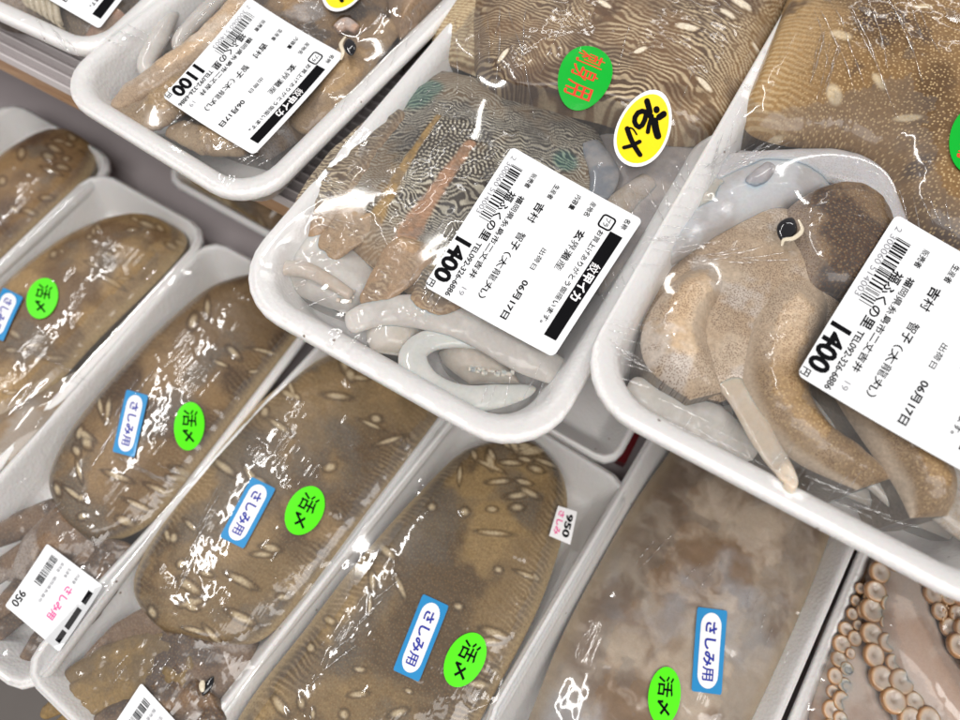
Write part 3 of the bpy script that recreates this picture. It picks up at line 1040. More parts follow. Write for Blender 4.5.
def col_headB(X, Y, u, v):
    a, b = rot(X, Y, 0.35)
    wx, wy = (fbm(a, b, 0.02, 13) - 0.5) * 0.012, (fbm(a, b, 0.025, 15) - 0.5) * 0.012
    lab = tsample(turing(24, 0.5), a + wx * 1.6, b + wy * 1.6, 0.0017)
    dots = tsample(turing(22, 0.0, bias=-0.55), a, b, 0.0019)
    # dots in the middle, dashes and labyrinth towards the sides
    cen = at(455, 150, 0.0)
    g = np.exp(-(np.hypot((X - cen[0]), (Y - cen[1])) / 0.022) ** 2)
    g = smooth(g + (fbm(X, Y, 0.012, 6) - 0.5) * 0.5, 0.3, 0.7)
    t = lab * (1 - g) + (dots + 0.1) * g
    base = mixc(np.tile(np.array([0.045, 0.039, 0.034]), X.shape + (1,)), [0.15, 0.10, 0.055], smooth(fbm(X, Y, 0.02, 9), 0.45, 0.65))
    c = mixc(base, [0.40, 0.37, 0.295], smooth(t, 0.0, 0.7) * (0.45 + 0.55 * smooth(fbm(X, Y, 0.015, 79), 0.3, 0.6)))
    # teal shine above each eye
    for px, py, r in ((418, 92, 24), (566, 158, 16), (430, 84, 18)):
        q = at(px, py, 0.0)
        e = 1 - smooth(np.hypot(X - q[0], Y - q[1]) / (r * 0.00042), 0.55, 1.1)
        tl = mixc(np.tile(np.array([0.010, 0.055, 0.052]), X.shape + (1,)), [0.21, 0.31, 0.23], smooth(lab, 0.1, 0.8))
        c = c * (1 - e[..., None]) + tl * e[..., None]
    for pts, wpx, cc, dk in (([(438, 108), (408, 152), (388, 186), (372, 215)], (4, 6, 8, 10), (0.29, 0.185, 0.07), (0.17, 0.11, 0.05)), ([(470, 138), (440, 180), (414, 216), (395, 250), (374, 290)], (7, 10, 13, 17, 18), (0.33, 0.185, 0.11), (0.22, 0.13, 0.08))):
        Q = catmull(ats(pts, 0.006), 60); wq = np.interp(np.linspace(0, 1, 60), np.linspace(0, 1, len(wpx)), wpx) * 0.00040
        d = np.full(X.shape, 9.0)
        for (qx, qy), ww in zip(Q, wq):
            d = np.minimum(d, np.hypot(X - qx, Y - qy) / ww)
        d = d + (fbm(X, Y, 0.004, 77) - 0.5) * 0.55
        col = mixc(np.tile(np.array(cc), X.shape + (1,)), dk, smooth(fbm(X, Y, 0.004, 78), 0.45, 0.7))
        k = (1 - smooth(d, 0.6, 1.05))[..., None] * 0.85
        c = c * (1 - k) + col * k
    # tan edges towards the arms
    c = mixc(c, [0.40, 0.26, 0.14], smooth(u, 0.80, 0.98) * 0.6)
    return c, 0.1, 0.0


def stripe_tan(seed, k=0.5, wl=0.0017, base=(0.10, 0.075, 0.055), lt=(0.50, 0.42, 0.29), edge=(0.46, 0.29, 0.155), ew=0.5):
    def f(X, Y, u, v):
        t = tsample(turing(12, 1.1), X + (fbm(X, Y, 0.015, seed) - .5) * .016, Y + (fbm(X, Y, 0.012, seed + 1) - .5) * .010 + seed * .013, wl)
        c = mixc(np.tile(np.array(base), X.shape + (1,)), lt, smooth(t, -0.1, 0.7) * (0.4 + 0.6 * smooth(fbm(X, Y, 0.012, seed + 6), 0.3, 0.65)))
        c = mixc(c, edge, np.clip(smooth(u, k, k + 0.3), 0, 1) * (0.55 + 0.45 * smooth(fbm(X, Y, 0.006, seed + 2), 0.3, 0.6)))
        c = mixc(c, edge, ew * smooth(np.abs(v - 0.5) * 2, 0.55, 0.95))
        return c, 0.15 + 0.2 * smooth(u, k, k + 0.3), 0.0
    return f


def flat_col(c, dots=0.0, spots=0.0, c2=None, wl=0.012, seed=1, lo=0.4, hi=0.65):
    def f(X, Y, u, v):
        b = np.tile(np.array(c, float), X.shape + (1,))
        if c2 is not None:
            b = mixc(b, c2, smooth(fbm(X, Y, wl, seed), lo, hi))
        return b, dots * (0.5 + 0.5 * smooth(fbm(X, Y, 0.008, seed + 9), 0.35, 0.55)), spots
    return f


lump = lambda amp, wl, seed: (lambda X, Y, u, v: amp * (fbm(X, Y, wl, seed, 3) - 0.5))

# ------------------------------------------------------------------ cuttlefish of the middle upper tray
b = Body()
FB = UZ - UD + 0.0045
b.ribbon([(436, 60), (432, 30), (445, 0), (470, -40), (520, -110)], [(520, 95), (520, 40), (530, 0), (560, -40), (620, -110)], UZ - 0.008, 0.010, col_finB, FB, 110, 70, 2.0, (0.2, 0.1))
b.ribbon([(500, 104), (480, 84), (471, 50), (470, 20), (480, -20), (520, -80), (585, -160)],
         [(536, 110), (600, 124), (668, 146), (722, 138), (752, 96), (796, 10), (880, -110)],
         UZ - 0.004, [0.012, 0.016, 0.019, 0.021, 0.022, 0.022, 0.018], col_mantleB, FB, 330, 300, 3.4, (0.06, 0.08), bump_mantleB)
b.ribbon([(478, 92), (432, 72), (396, 88), (384, 122), (345, 160), (318, 200), (330, 236)],
         [(580, 108), (606, 150), (604, 196), (580, 222), (545, 250), (500, 290), (440, 318)],
         UZ - 0.011, [0.005, 0.009, 0.013, 0.014, 0.014, 0.012, 0.009], col_headB, FB, 300, 260, 2.2, (0.10, 0.16), lump(0.0022, 0.012, 7))
b.tube([(398, 108, -0.004), (352, 160, -0.003), (318, 206, -0.004), (300, 242, -0.011)], [16, 29, 28, 15], UZ, stripe_tan(4, 0.60), 150, 80, 0.30, bump=lump(0.0015, 0.007, 5))
b.tube([(428, 150, -0.007), (388, 194, -0.003), (356, 222, -0.0032), (322, 256, -0.009)], [15, 23, 28, 14], UZ, stripe_tan(7, 0.34, edge=(0.40, 0.27, 0.155), ew=0.25), 150, 80, 0.28, bump=lump(0.002, 0.006, 9))
b.tube([(462, 180, -0.007), (428, 232, -0.003), (402, 264, -0.0032), (364, 308, -0.010)], [15, 26, 28, 10], UZ, stripe_tan(9, 0.34, edge=(0.39, 0.255, 0.145), ew=0.25), 150, 80, 0.28, bump=lump(0.002, 0.006, 11))
b.tube([(520, 215, 0.0), (480, 258, -0.001), (440, 290, -0.002), (414, 316, -0.008)], [18, 32, 30, 12], UZ, stripe_tan(12, 0.7, base=(0.12, 0.10, 0.08)), 150, 80, 0.38, bump=lump(0.0016, 0.006, 13))
# pale underside flesh, funnel side and feeding tentacles
GREY = flat_col((0.56, 0.53, 0.495), 0.0, 0, (0.66, 0.635, 0.60), 0.012, 5)
LIL = flat_col((0.33, 0.305, 0.30), 0.15, 0, (0.46, 0.415, 0.385), 0.012, 6)
b.ribbon([(594, 128), (606, 180), (590, 230), (600, 300)], [(660, 138), (716, 146), (690, 205), (640, 290)], UZ - 0.014, 0.010, LIL, FB, 90, 70, 2, (0.15, 0.15), lump(0.003, 0.014, 21), 1)
b.tube([(588, 142, -0.005), (604, 172, -0.004), (598, 200, -0.007)], [12, 18, 12], UZ, flat_col((0.20, 0.22, 0.25), 0.1, 0, (0.32, 0.31, 0.31), 0.008), 50, 30, 0.4, 1)
b.tube([(600, 235, -0.008), (622, 205, -0.006), (650, 180, -0.005)], [14, 17, 12], UZ, flat_col((0.40, 0.34, 0.27), 0.3, 0, (0.48, 0.43, 0.39), 0.01), 50, 26, 0.7, 1)
b.ribbon([(300, 228), (276, 246), (270, 268), (292, 292), (340, 312)], [(336, 226), (372, 244), (384, 270), (382, 298), (352, 316)], UZ - 0.018, 0.011, GREY, FB, 90, 70, 2.0, (0.2, 0.2), lump(0.002, 0.012, 22), 1)
b.tube([(284, 268, -0.006), (306, 270, -0.0045), (330, 282, -0.005), (352, 296, -0.007)], [9, 9, 8, 6], UZ, flat_col((0.55, 0.47, 0.39), 0.0, 0, (0.60, 0.54, 0.48), 0.005), 60, 24, 0.8, 1)
b.tube([(346, 326, -0.012), (378, 312, -0.009), (424, 312, -0.007), (474, 326, -0.007), (528, 356, -0.008), (572, 378, -0.013)], [12, 18, 20, 22, 22, 12], UZ, GREY, 140, 50, 0.45, 1, bump=lump(0.0022, 0.009, 23))
b.ribbon([(372, 322), (366, 336), (372, 352)], [(412, 316), (424, 330), (412, 358)], UZ - 0.016, 0.008, flat_col((0.58, 0.53, 0.46), 0, 0, (0.62, 0.58, 0.53), 0.006), FB, 50, 40, 2, (0.3, 0.3), None, 1)
b.tube([(536, 388, -0.015), (500, 396, -0.012), (456, 398, -0.010), (424, 382, -0.009), (413, 356, -0.009), (432, 340, -0.009), (470, 338, -0.009), (500, 350, -0.010), (524, 372, -0.013)], [5, 13, 16, 16, 15, 13, 12, 9, 3], UZ,
       flat_col((0.62, 0.63, 0.60), 0, 0, (0.68, 0.675, 0.645), 0.01), 180, 40, 0.5, 1, bump=lump(0.001, 0.008, 25))
b.ribbon([(438, 352), (446, 366), (470, 384)], [(476, 346), (506, 360), (520, 384)], UZ - 0.019, 0.008, flat_col((0.53, 0.48, 0.42), 0, 0, (0.60, 0.56, 0.50), 0.006), FB, 60, 50, 2, (0.3, 0.3), lump(0.002, 0.006, 24), 1)
rr = random.Random(5)
for k in range(26):
    t = k / 25
    px, py = 470 + 60 * t + rr.uniform(-2, 2), 368 + 5 * math.sin(t * 3) + rr.uniform(-2, 2)
    if k > 18:
        px, py = 346 + rr.uniform(-8, 8), 296 + rr.uniform(-8, 8)
    b.tube([(px - 2, py, -0.0085), (px + 2, py + 0.5, -0.0085)], [rr.uniform(1.8, 3.0)] * 2, UZ, flat_col((0.62, 0.56, 0.49)), 10, 10, 0.9, 1)
b.build('cuttlefish', 'zebra striped cuttlefish with a dark labyrinth patterned head and curled pale tentacles', 'cuttlefish', 'packed cuttlefish', [M['skin'], M['flesh']])
tB.add(b); bB = b

# ------------------------------------------------------------------ cuttlefish of the right upper tray
CZ = UZ + 0.012
FC = UZ - UD + 0.0045
CSPOT = [(838, 40, 12, 5, 15), (838, 88, 10, 7, 50), (880, 80, 10, 4, 40), (912, 112, 13, 4, 10), (786, 115, 12, 4, -10), (916, 18, 9, 3, 0), (950, 4, 12, 4, 0), (808, 130, 6, 3, 30)]


def col_mantleC(X, Y, u, v):
    d = papillae(X, Y, CSPOT, CZ + 0.012)
    mottle = smooth(fbm(X, Y, 0.035, 41), 0.42, 0.62)  # random patches of darker brown pigment
    c = mixc(np.tile(np.array([0.20, 0.115, 0.045]), X.shape + (1,)), [0.095, 0.052, 0.021], mottle)
    c = mixc(c, [0.38, 0.235, 0.09], (1 - smooth(u, 0.05, 0.34)) * 0.75)
    t = tsample(turing(12, 1.1), X + (fbm(X, Y, 0.02, 43) - .5) * .01, Y, 0.0027)
    c = mixc(c, [0.50, 0.38, 0.22], smooth(t, 0.0, 0.8) * (1 - smooth(u, 0.1, 0.40)) * 0.6)
    c = mixc(c, [0.055, 0.032, 0.022], smooth(fbm(X, Y, 0.02, 44), 0.60, 0.72) * 0.8)
    c = mixc(c, [0.56, 0.46, 0.31], (1 - smooth(d, 0.7, 1.15)) * 0.85)
    return c, 0.15, 0.85 * smooth(u, 0.08, 0.36) * (0.5 + 0.5 * smooth(fbm(X, Y, 0.01, 46), 0.3, 0.55))


b = Body()
b.ribbon([(738, 118), (752, 136), (790, 147), (846, 150), (882, 172), (904, 220), (960, 262), (1040, 330)],
         [(800, -30), (830, -70), (880, -110), (940, -130), (1010, -120), (1090, -60), (1150, 20), (1190, 120)],
         CZ - 0.006, [0.012, 0.018, 0.022, 0.024, 0.025, 0.024, 0.022, 0.014], col_mantleC, FC, 300, 260, 3.4, (0.06, 0.06), lump(0.0018, 0.012, 45))
WHT = flat_col((0.62, 0.63, 0.65), 0.0, 0, (0.50, 0.48, 0.475), 0.014, 8)
# pale lip of the mantle
b.ribbon([(700, 156), (790, 150), (846, 152), (886, 174), (906, 224), (912, 262)], [(706, 184), (788, 180), (834, 184), (862, 202), (882, 238), (886, 268)], CZ - 0.006, 0.0045, flat_col((0.60, 0.585, 0.58), 0.3, 0, (0.64, 0.63, 0.645), 0.012), FC, 130, 50, 2.0, (0.35, 0.12), lump(0.0015, 0.01, 59), 1)
b.ribbon([(740, 150), (690, 200), (640, 262), (620, 300)], [(860, 176), (812, 206), (742, 232), (690, 256)], CZ - 0.012, [0.008, 0.013, 0.012, 0.006], WHT, FC, 110, 90, 2, (0.15, 0.15), lump(0.002, 0.014, 46), 1)
b.tube([(772, 164, 0.0120), (756, 182, 0.0120), (744, 200, 0.0100)], [6, 12, 7], CZ, flat_col((0.30, 0.29, 0.305), 0.0, 0, (0.38, 0.36, 0.37), 0.01), 40, 26, 0.45, 1)
b.tube([(722, 184, 0.0060), (706, 206, 0.0060), (690, 230, 0.0020)], [14, 18, 12], CZ, flat_col((0.50, 0.46, 0.40), 0.0, 0, (0.57, 0.54, 0.50), 0.008), 50, 30, 0.6, 1, bump=lump(0.003, 0.007, 56))
TANC = lambda X, Y, u, v: (mixc(mixc(np.tile(np.array([0.56, 0.445, 0.325]), X.shape + (1,)), [0.475, 0.35, 0.23], smooth(fbm(X, Y, 0.016, 47), 0.35, 0.65)), [0.60, 0.53, 0.465], smooth(fbm(X, Y, 0.012, 48), 0.54, 0.70) * 0.8),
                           1.0 * smooth(fbm(X, Y, 0.010, 49), 0.32, 0.52), 0.0)
b.ribbon([(752, 205), (692, 246), (655, 290), (640, 330), (660, 388)], [(848, 240), (858, 290), (830, 340), (800, 380), (720, 402)], CZ - 0.014, [0.012, 0.015, 0.012, 0.010, 0.007], TANC, FC, 170, 150, 2.1, (0.12, 0.15), lump(0.0022, 0.016, 50))


def col_ballC(X, Y, u, v):
    g = smooth(fbm(X, Y, 0.010, 51), 0.35, 0.62)
    c = mixc(np.tile(np.array([0.17, 0.12, 0.078]), X.shape + (1,)), [0.055, 0.042, 0.036], g)
    c = mixc(c, [0.38, 0.29, 0.22], (1 - smooth(v, 0.02, 0.22)) * 0.8)
    return c, 0.9, 0.25


b.ribbon([(812, 196), (786, 212), (786, 246), (804, 288)], [(850, 190), (884, 208), (896, 250), (880, 310)], CZ - 0.004, [0.010, 0.014, 0.013, 0.009], col_ballC, FC, 130, 110, 2.1, (0.25, 0.25), lump(0.0015, 0.008, 52))
def ARMR(seed, c1=(0.52, 0.40, 0.28), c2=(0.27, 0.175, 0.085)):
    def f(X, Y, u, v):
        c = mixc(np.tile(np.array(c1), X.shape + (1,)), c2, np.clip(smooth(u, 0.2, 0.55) * (0.6 + 0.7 * fbm(X, Y, 0.008, seed)), 0, 1))
        c = mixc(c, [0.55, 0.45, 0.345], (1 - smooth(np.minimum(v, 1 - v), 0.04, 0.17)) * 0.85)
        inner = smooth(np.minimum(v, 1 - v), 0.05, 0.2)
        return c, (0.35 + 0.6 * smooth(fbm(X, Y, 0.007, seed + 3), 0.35, 0.55)) * inner, 0.6 * smooth(u, 0.3, 0.6) * inner
    return f


b.ribbon([(700, 262), (664, 292), (642, 330), (648, 368), (690, 400)], [(736, 280), (716, 308), (706, 334), (712, 362), (722, 392)], CZ - 0.009, [0.008, 0.0135, 0.0125, 0.010, 0.005], TANC, FC, 130, 90, 2.0, (0.3, 0.2), lump(0.0016, 0.007, 53))
b.ribbon([(762, 262), (744, 320), (738, 372), (752, 420), (796, 462), (856, 490)], [(838, 280), (822, 330), (806, 376), (820, 418), (858, 448), (892, 478)], CZ - 0.010, [0.010, 0.0150, 0.0140, 0.0125, 0.010, 0.005], ARMR(54), FC, 190, 120, 1.9, (0.3, 0.15), lump(0.0026, 0.009, 54))
b.ribbon([(812, 350), (836, 400), (866, 446), (894, 486), (910, 518)], [(880, 350), (906, 400), (934, 444), (952, 484), (948, 516)], CZ - 0.010, [0.010, 0.0145, 0.0135, 0.011, 0.006], ARMR(57), FC, 180, 110, 1.9, (0.3, 0.15), lump(0.0026, 0.009, 57))
b.tube([(900, 470, -0.002), (940, 500, -0.002), (985, 530, -0.002), (1040, 556, -0.002)], [16, 22, 24, 18], CZ, flat_col((0.40, 0.34, 0.27), 0.4, 0.3, (0.55, 0.50, 0.45), 0.008), 100, 50, 0.5, 1)
b.tube([(668, 336, -0.004), (700, 352, 0.0), (738, 392, 0.004), (764, 440, 0.008), (786, 474, 0.0118), (790, 486, 0.0128), (780, 497, 0.0095)], [8, 14, 15, 13, 9, 6, 3], CZ, flat_col((0.58, 0.49, 0.385), 0.05, 0, (0.62, 0.56, 0.48), 0.008), 150, 40, 0.38, 1, bump=lump(0.001, 0.006, 60))
b.ribbon([(650, 402), (740, 446), (840, 494), (950, 540)], [(700, 340), (790, 380), (890, 430), (990, 480)], CZ - 0.030, 0.010, flat_col((0.54, 0.50, 0.45), 0.02, 0, (0.63, 0.60, 0.56), 0.012), FC, 90, 60, 2.0, (0.1, 0.1), lump(0.003, 0.012, 62), 1)
b.tube([(628, 384, -0.008), (668, 402, -0.006), (712, 424, -0.006), (756, 456, -0.008)], [10, 22, 24, 10], CZ, flat_col((0.56, 0.535, 0.495), 0.03, 0, (0.64, 0.62, 0.59), 0.01), 110, 50, 0.32, 1, bump=lump(0.0022, 0.010, 58))
b.tube([(806, 432, -0.006), (850, 458, -0.006), (900, 506, -0.007)], [10, 14, 9], CZ, flat_col((0.50, 0.46, 0.41), 0.1, 0, (0.58, 0.55, 0.51), 0.01), 70, 30, 0.5, 1)
b.build('cuttlefish', 'tan cuttlefish with brown dotted mantle and an open dark eye, right upper tray', 'cuttlefish', 'packed cuttlefish', [M['skin'], M['flesh']])
tC.add(b); bC = b


def eye(parent_obj, c, z, rx, ry, ang, rim_pts):
    """dark eye bead with a cream lid line"""
    k = np.linalg.norm(at(480, 360, z) - at(481, 360, z))
    q = at(c[0], c[1], z)
    ax = at(c[0] + math.cos(math.radians(ang)), c[1] + math.sin(math.radians(ang)), z) - q
    ax /= np.linalg.norm(ax); bx = np.array([-ax[1], ax[0]])
    V = []
    for i in range(17):
        th = math.pi * i / 16
        for j in range(28):
            ph = 2 * math.pi * j / 28
            a, b_ = math.cos(th), math.sin(th) * math.cos(ph)
            p = q + ax * a * ry * k * 1.15 + bx * b_ * rx * k * (1 - 0.35 * a * a)
            V.append((p[0], p[1], z + math.sin(th) * math.sin(ph) * rx * k * 0.45))
    V = np.array(V)
    o = link_mesh('eye', V, grid_faces(17, 28, True), M['eye'], parent_obj, V.mean(0))
    r = Body()
    r.tube([(x, y, z + 0.0016) for x, y in rim_pts], [1.0, 2.6, 2.4, 1.0], z, flat_col((0, 0, 0)), 50, 14, 0.5)
    V = np.concatenate(r.v)
    link_mesh('eyelid', V, r.f, M['eye_rim'], o, V.mean(0))


eye(bC.obj, (787, 229), CZ + 0.0062, 11, 15, 115, [(798, 219), (802, 230), (794, 238), (784, 240), (782, 246)])

# ------------------------------------------------------------------ cuttlefish of the left upper tray
b = Body()
AC = lambda X, Y, u, v: (mixc(mixc(np.tile(np.array([0.27, 0.185, 0.105]), X.shape + (1,)), [0.13, 0.10, 0.075], smooth(fbm(X, Y, 0.016, 61), 0.4, 0.6)), [0.30, 0.27, 0.24], smooth(fbm(X, Y, 0.02, 62), 0.58, 0.7)), 0.8, 0.15)
DKA = lambda X, Y, u, v: (mixc(mixc(np.tile(np.array([0.24, 0.155, 0.08]), X.shape + (1,)), [0.07, 0.055, 0.045], smooth(fbm(X, Y, 0.014, 63), 0.40, 0.60)), [0.30, 0.27, 0.25], smooth(fbm(X, Y, 0.02, 64), 0.56, 0.7)), 0.6, 0.2)
b.ribbon([(250, -20), (190, 40), (160, 90), (190, 130), (232, 150)], [(420, -30), (410, 20), (385, 62), (330, 118), (270, 160)], UZ - 0.016, [0.016, 0.018, 0.017, 0.014, 0.009], DKA, FB, 190, 170, 2.1, (0.1, 0.15), lump(0.004, 0.014, 65))
b.tube([(250, -10, 0.0), (222, 28, 0.0), (176, 66, -0.002), (130, 96, -0.007), (112, 108, -0.012)], [15, 20, 20, 17, 10], UZ, flat_col((0.46, 0.335, 0.22), 0.55, 0, (0.52, 0.43, 0.34), 0.01), 130, 50, 0.6, 0, bump=lump(0.002, 0.007, 66))
b.tube([(200, 80, -0.002), (160, 108, -0.004), (128, 118, -0.009), (112, 112, -0.013)], [24, 26, 20, 12], UZ, flat_col((0.30, 0.215, 0.125), 0.9, 0.2, (0.42, 0.31, 0.20), 0.01), 110, 50, 0.6, 0, bump=lump(0.004, 0.006, 67))
b.tube([(250, 140, -0.003), (210, 140, -0.005), (170, 128, -0.010)], [22, 22, 12], UZ, flat_col((0.36, 0.27, 0.175), 0.6, 0.1, (0.28, 0.2, 0.125), 0.01), 90, 50, 0.6, 0, bump=lump(0.004, 0.006, 68))
b.ribbon([(388, 0), (392, 26), (400, 40)], [(470, -50), (450, -10), (420, 26)], UZ - 0.006, 0.014, flat_col((0.33, 0.23, 0.15), 0.5, 0.2, (0.26, 0.18, 0.12), 0.015), FB, 90, 80, 2, (0.05, 0.2))
b.tube([(182, -10, -0.006), (160, 36, -0.006), (146, 66, -0.008), (162, 84, -0.009)], [10, 13, 11, 6], UZ, GREY, 80, 30, 0.7, 1)
b.tube([(240, -20, -0.004), (206, 12, -0.004), (180, 40, -0.006), (184, 56, -0.008)], [8, 12, 10, 6], UZ, GREY, 80, 30, 0.7, 1)
b.tube([(296, 130, -0.008), (328, 92, -0.003), (356, 58, -0.002), (396, 22, -0.006)], [14, 28, 28, 14], UZ, flat_col((0.34, 0.235, 0.13), 0.4, 0.15, (0.24, 0.165, 0.10), 0.012), 90, 50, 0.4, bump=lump(0.002, 0.01, 69))
b.tube([(336, 30, 0.001), (346, 24, 0.002), (357, 30, 0.0015)], [7, 10, 6], UZ, flat_col((0.45, 0.30, 0.22), 0.2, 0, (0.36, 0.30, 0.27), 0.006), 40, 24, 0.6)
b.build('cuttlefish', 'mottled grey and tan cuttlefish with a slit eye, in the tray labelled 1100 yen', 'cuttlefish', 'packed cuttlefish', [M['skin'], M['flesh']])
tA.add(b); bA = b
eye(bA.obj, (350, 47), UZ + 0.0068, 8, 13, 80, [(346, 36), (341, 44), (343, 52), (341, 60)])

b = Body()
b.ribbon([(-60, -40), (-20, 6), (30, 18), (90, 50)], [(60, -120), (110, -80), (150, -50), (150, 10)], UZ - 0.014, 0.014, flat_col((0.20, 0.165, 0.13), 0.7, 0.3, (0.30, 0.25, 0.21), 0.012), FB, 110, 90, 2, (0.1, 0.1), lump(0.004, 0.01, 71))
for k in range(6):
    b.tube([(20 + k * 7, -14 + k * 1, 0.0), (28 + k * 6, 4 + k * 3, -0.003), (40 + k * 5, 10 + k * 4, -0.008)], [4, 4.5, 2.5], UZ, flat_col((0.52, 0.45, 0.33), 0.2), 30, 16, 0.7)
b.tube([(120, 12, -0.003), (100, 30, -0.004), (86, 44, -0.008)], [14, 15, 8], UZ, flat_col((0.36, 0.22, 0.16), 0.5, 0, (0.28, 0.2, 0.14), 0.01), 60, 36, 0.6)
b.build('cuttlefish', 'brown grey cuttlefish with fringed arms, top left corner tray', 'cuttlefish', 'packed cuttlefish', [M['skin'], M['flesh']])
tZ.add(b)


# ------------------------------------------------------------------ lower cuttlefish
def margin_spots(Lp, Rp, n, seed, z, big=1.0):
    r = random.Random(seed)
    L, R = catmull(np.array(Lp, float), 60), catmull(np.array(Rp, float), 60)
    out = []
    for i in range(n):
        u = r.uniform(0.03, 0.97)
        s = r.choice([r.uniform(0.03, 0.16), r.uniform(0.25, 0.75), r.uniform(0.6, 0.95), r.uniform(0.05, 0.95)])
        k = int(u * 59)
        p = L[k] * (1 - s) + R[k] * s
        ang = r.gauss(12, 14) if s > 0.3 else r.gauss(65, 18)
        out.append((p[0], p[1], (3.5 + 9.5 * r.random() ** 1.4) * big, r.uniform(1.7, 3.8) * big, ang))
    return out


def lower_mantle(bd, Lp, Rp, H, base, dark, gold, seed, nsp, stripes=0.3, z=LZ - 0.004, bigspot=1.0, pale=0.9, spotcol=(0.44, 0.36, 0.235), nu=430, nv=210):
    sp = margin_spots(Lp, Rp, nsp, seed, z, bigspot)

    def colour(X, Y, u, v):
        c = mixc(np.tile(np.array(base, float), X.shape + (1,)), dark, smooth(fbm(X, Y, 0.035, seed), 0.42, 0.66))
        c = mixc(c, gold, smooth(fbm(X, Y, 0.028, seed + 3), 0.50, 0.70) * 0.8)
        t = tsample(turing(12, 1.1), X + (fbm(X, Y, 0.02, seed + 5) - .5) * .012, Y + (fbm(X, Y, 0.02, seed + 6) - .5) * .010, 0.0027)
        mg = smooth(np.abs(v - 0.5) * 2, 0.55, 0.92)
        c = mixc(c, [0.42, 0.31, 0.17], smooth(t, 0, 0.8) * stripes * (0.06 + 0.94 * mg) * (0.4 + 0.6 * smooth(fbm(X, Y, 0.012, seed + 21), 0.35, 0.6)))
        c = mixc(c, np.array([0.085, 0.072, 0.058]), smooth(fbm(X, Y, 0.03, seed + 23), 0.54, 0.70) * 0.75)
        d = papillae(X, Y, sp, z + 0.010) + (fbm(X, Y, 0.004, seed + 11) - 0.5) * 0.4
        c = mixc(c, np.array(dark) * 0.7, np.exp(-((d - 1.45) / 0.35) ** 2) * 0.75)
        c = mixc(c, [0.36, 0.25, 0.105], smooth(np.abs(v - 0.5) * 2, 0.86, 0.99) * 0.8)
        c = c * 1.2
        c = mixc(c, c.mean(-1, keepdims=True) * np.array([1.14, 1.0, 0.74]), 0.2 + 0 * X)
        c = mixc(c, spotcol, (1 - smooth(d, 0.35, 1.2)) * pale)
        return c, 0.35, 0.12

    def bump(X, Y, u, v):
        d = papillae(X, Y, sp, z + 0.010)
        return 0.0002 * np.exp(-(d / 1.1) ** 2) + 0.0009 * (fbm(X, Y, 0.016, seed + 8) - 0.5)
    bd.ribbon(Lp, Rp, z, H, colour, LZ - LD + 0.005, nu, nv, 3.0, (0.10, 0.08), bump)


LG = 'packed cuttlefish'
HM = [0.006, 0.009, 0.0105, 0.011, 0.011, 0.010]
# left edge
b = Body()
lower_mantle(b, [(52, 134), (20, 146), (-20, 176), (-70, 230), (-110, 280)], [(72, 132), (95, 150), (86, 182), (28, 236), (-62, 318)], HM, (0.152, 0.084, 0.034), (0.068, 0.034, 0.016), (0.208, 0.120, 0.044), 101, 22, 0.1, bigspot=0.7, pale=0.5)
b.build('cuttlefish', 'plain dark brown cuttlefish mantle at the left picture edge', 'cuttlefish', LG, [M['far_skin'], M['flesh']])
tL0.add(b)
# golden brown
b = Body()
lower_mantle(b, [(136, 217), (96, 224), (50, 248), (0, 290), (-54, 352), (-84, 400)], [(152, 217), (186, 236), (172, 266), (100, 338), (34, 408), (-10, 430)], HM, (0.216, 0.132, 0.048), (0.108, 0.060, 0.024), (0.288, 0.180, 0.068), 111, 26, 0.12, bigspot=0.7, pale=0.5)
b.tube([(84, 374, LZ - 0.012), (40, 414, LZ - 0.006), (0, 448, LZ - 0.008), (-50, 500, LZ - 0.012)], [14, 26, 32, 20], LZ, flat_col((0.320, 0.272, 0.224), 0.4, 0, (0.272, 0.192, 0.112), 0.014), 60, 40, 0.6, 1)
b.tube([(136, 219, LZ + 0.001), (142, 220, LZ + 0.001)], [4, 4], LZ, flat_col((0.024, 0.016, 0.012)), 14, 14, 0.4)
b.build('cuttlefish', 'golden brown cuttlefish with a dark spot at its tip, beside the cut off blue sticker', 'cuttlefish', LG, [M['far_skin'], M['flesh']])
tL1.add(b)
# beside the 950 label
b = Body()
lower_mantle(b, [(280, 270), (218, 284), (168, 322), (110, 382), (68, 436), (50, 482), (66, 520)], [(318, 292), (308, 322), (255, 392), (198, 466), (150, 524), (96, 548)], HM, (0.132, 0.080, 0.036), (0.060, 0.035, 0.019), (0.200, 0.120, 0.048), 121, 34, 0.2, bigspot=0.95)
HD = lambda s: (lambda X, Y, u, v: (mixc(mixc(np.tile(np.array([0.19, 0.125, 0.08]), X.shape + (1,)), [0.085, 0.06, 0.045], smooth(fbm(X, Y, 0.014, s), 0.4, 0.6)), [0.33, 0.28, 0.245], smooth(fbm(X, Y, 0.018, s + 1), 0.56, 0.70)), 0.5, 0.2))
b.ribbon([(84, 476), (50, 506), (24, 540), (4, 580)], [(132, 494), (134, 528), (112, 566), (76, 600)], LZ - 0.012, [0.012, 0.016, 0.015, 0.010], HD(122), LZ - LD + 0.005, 110, 90, 2, (0.15, 0.15), lump(0.003, 0.012, 123))
for k, p in enumerate([[(84, 520), (40, 546), (0, 572), (-40, 610)], [(96, 540), (56, 580), (22, 612), (-20, 650)], [(110, 544), (78, 590), (52, 624), (20, 664)], [(70, 508), (24, 524), (-10, 540), (-50, 556)], [(120, 540), (104, 584), (82, 620), (52, 656)], [(90, 530), (40, 572), (4, 606), (-30, 628)]]):
    b.tube([(*q, LZ - 0.003 - 0.003 * i) for i, q in enumerate(p)], [15, 14, 10, 4], LZ, HD(125 + k), 80, 40, 0.55, bump=lump(0.003, 0.007, 126 + k))
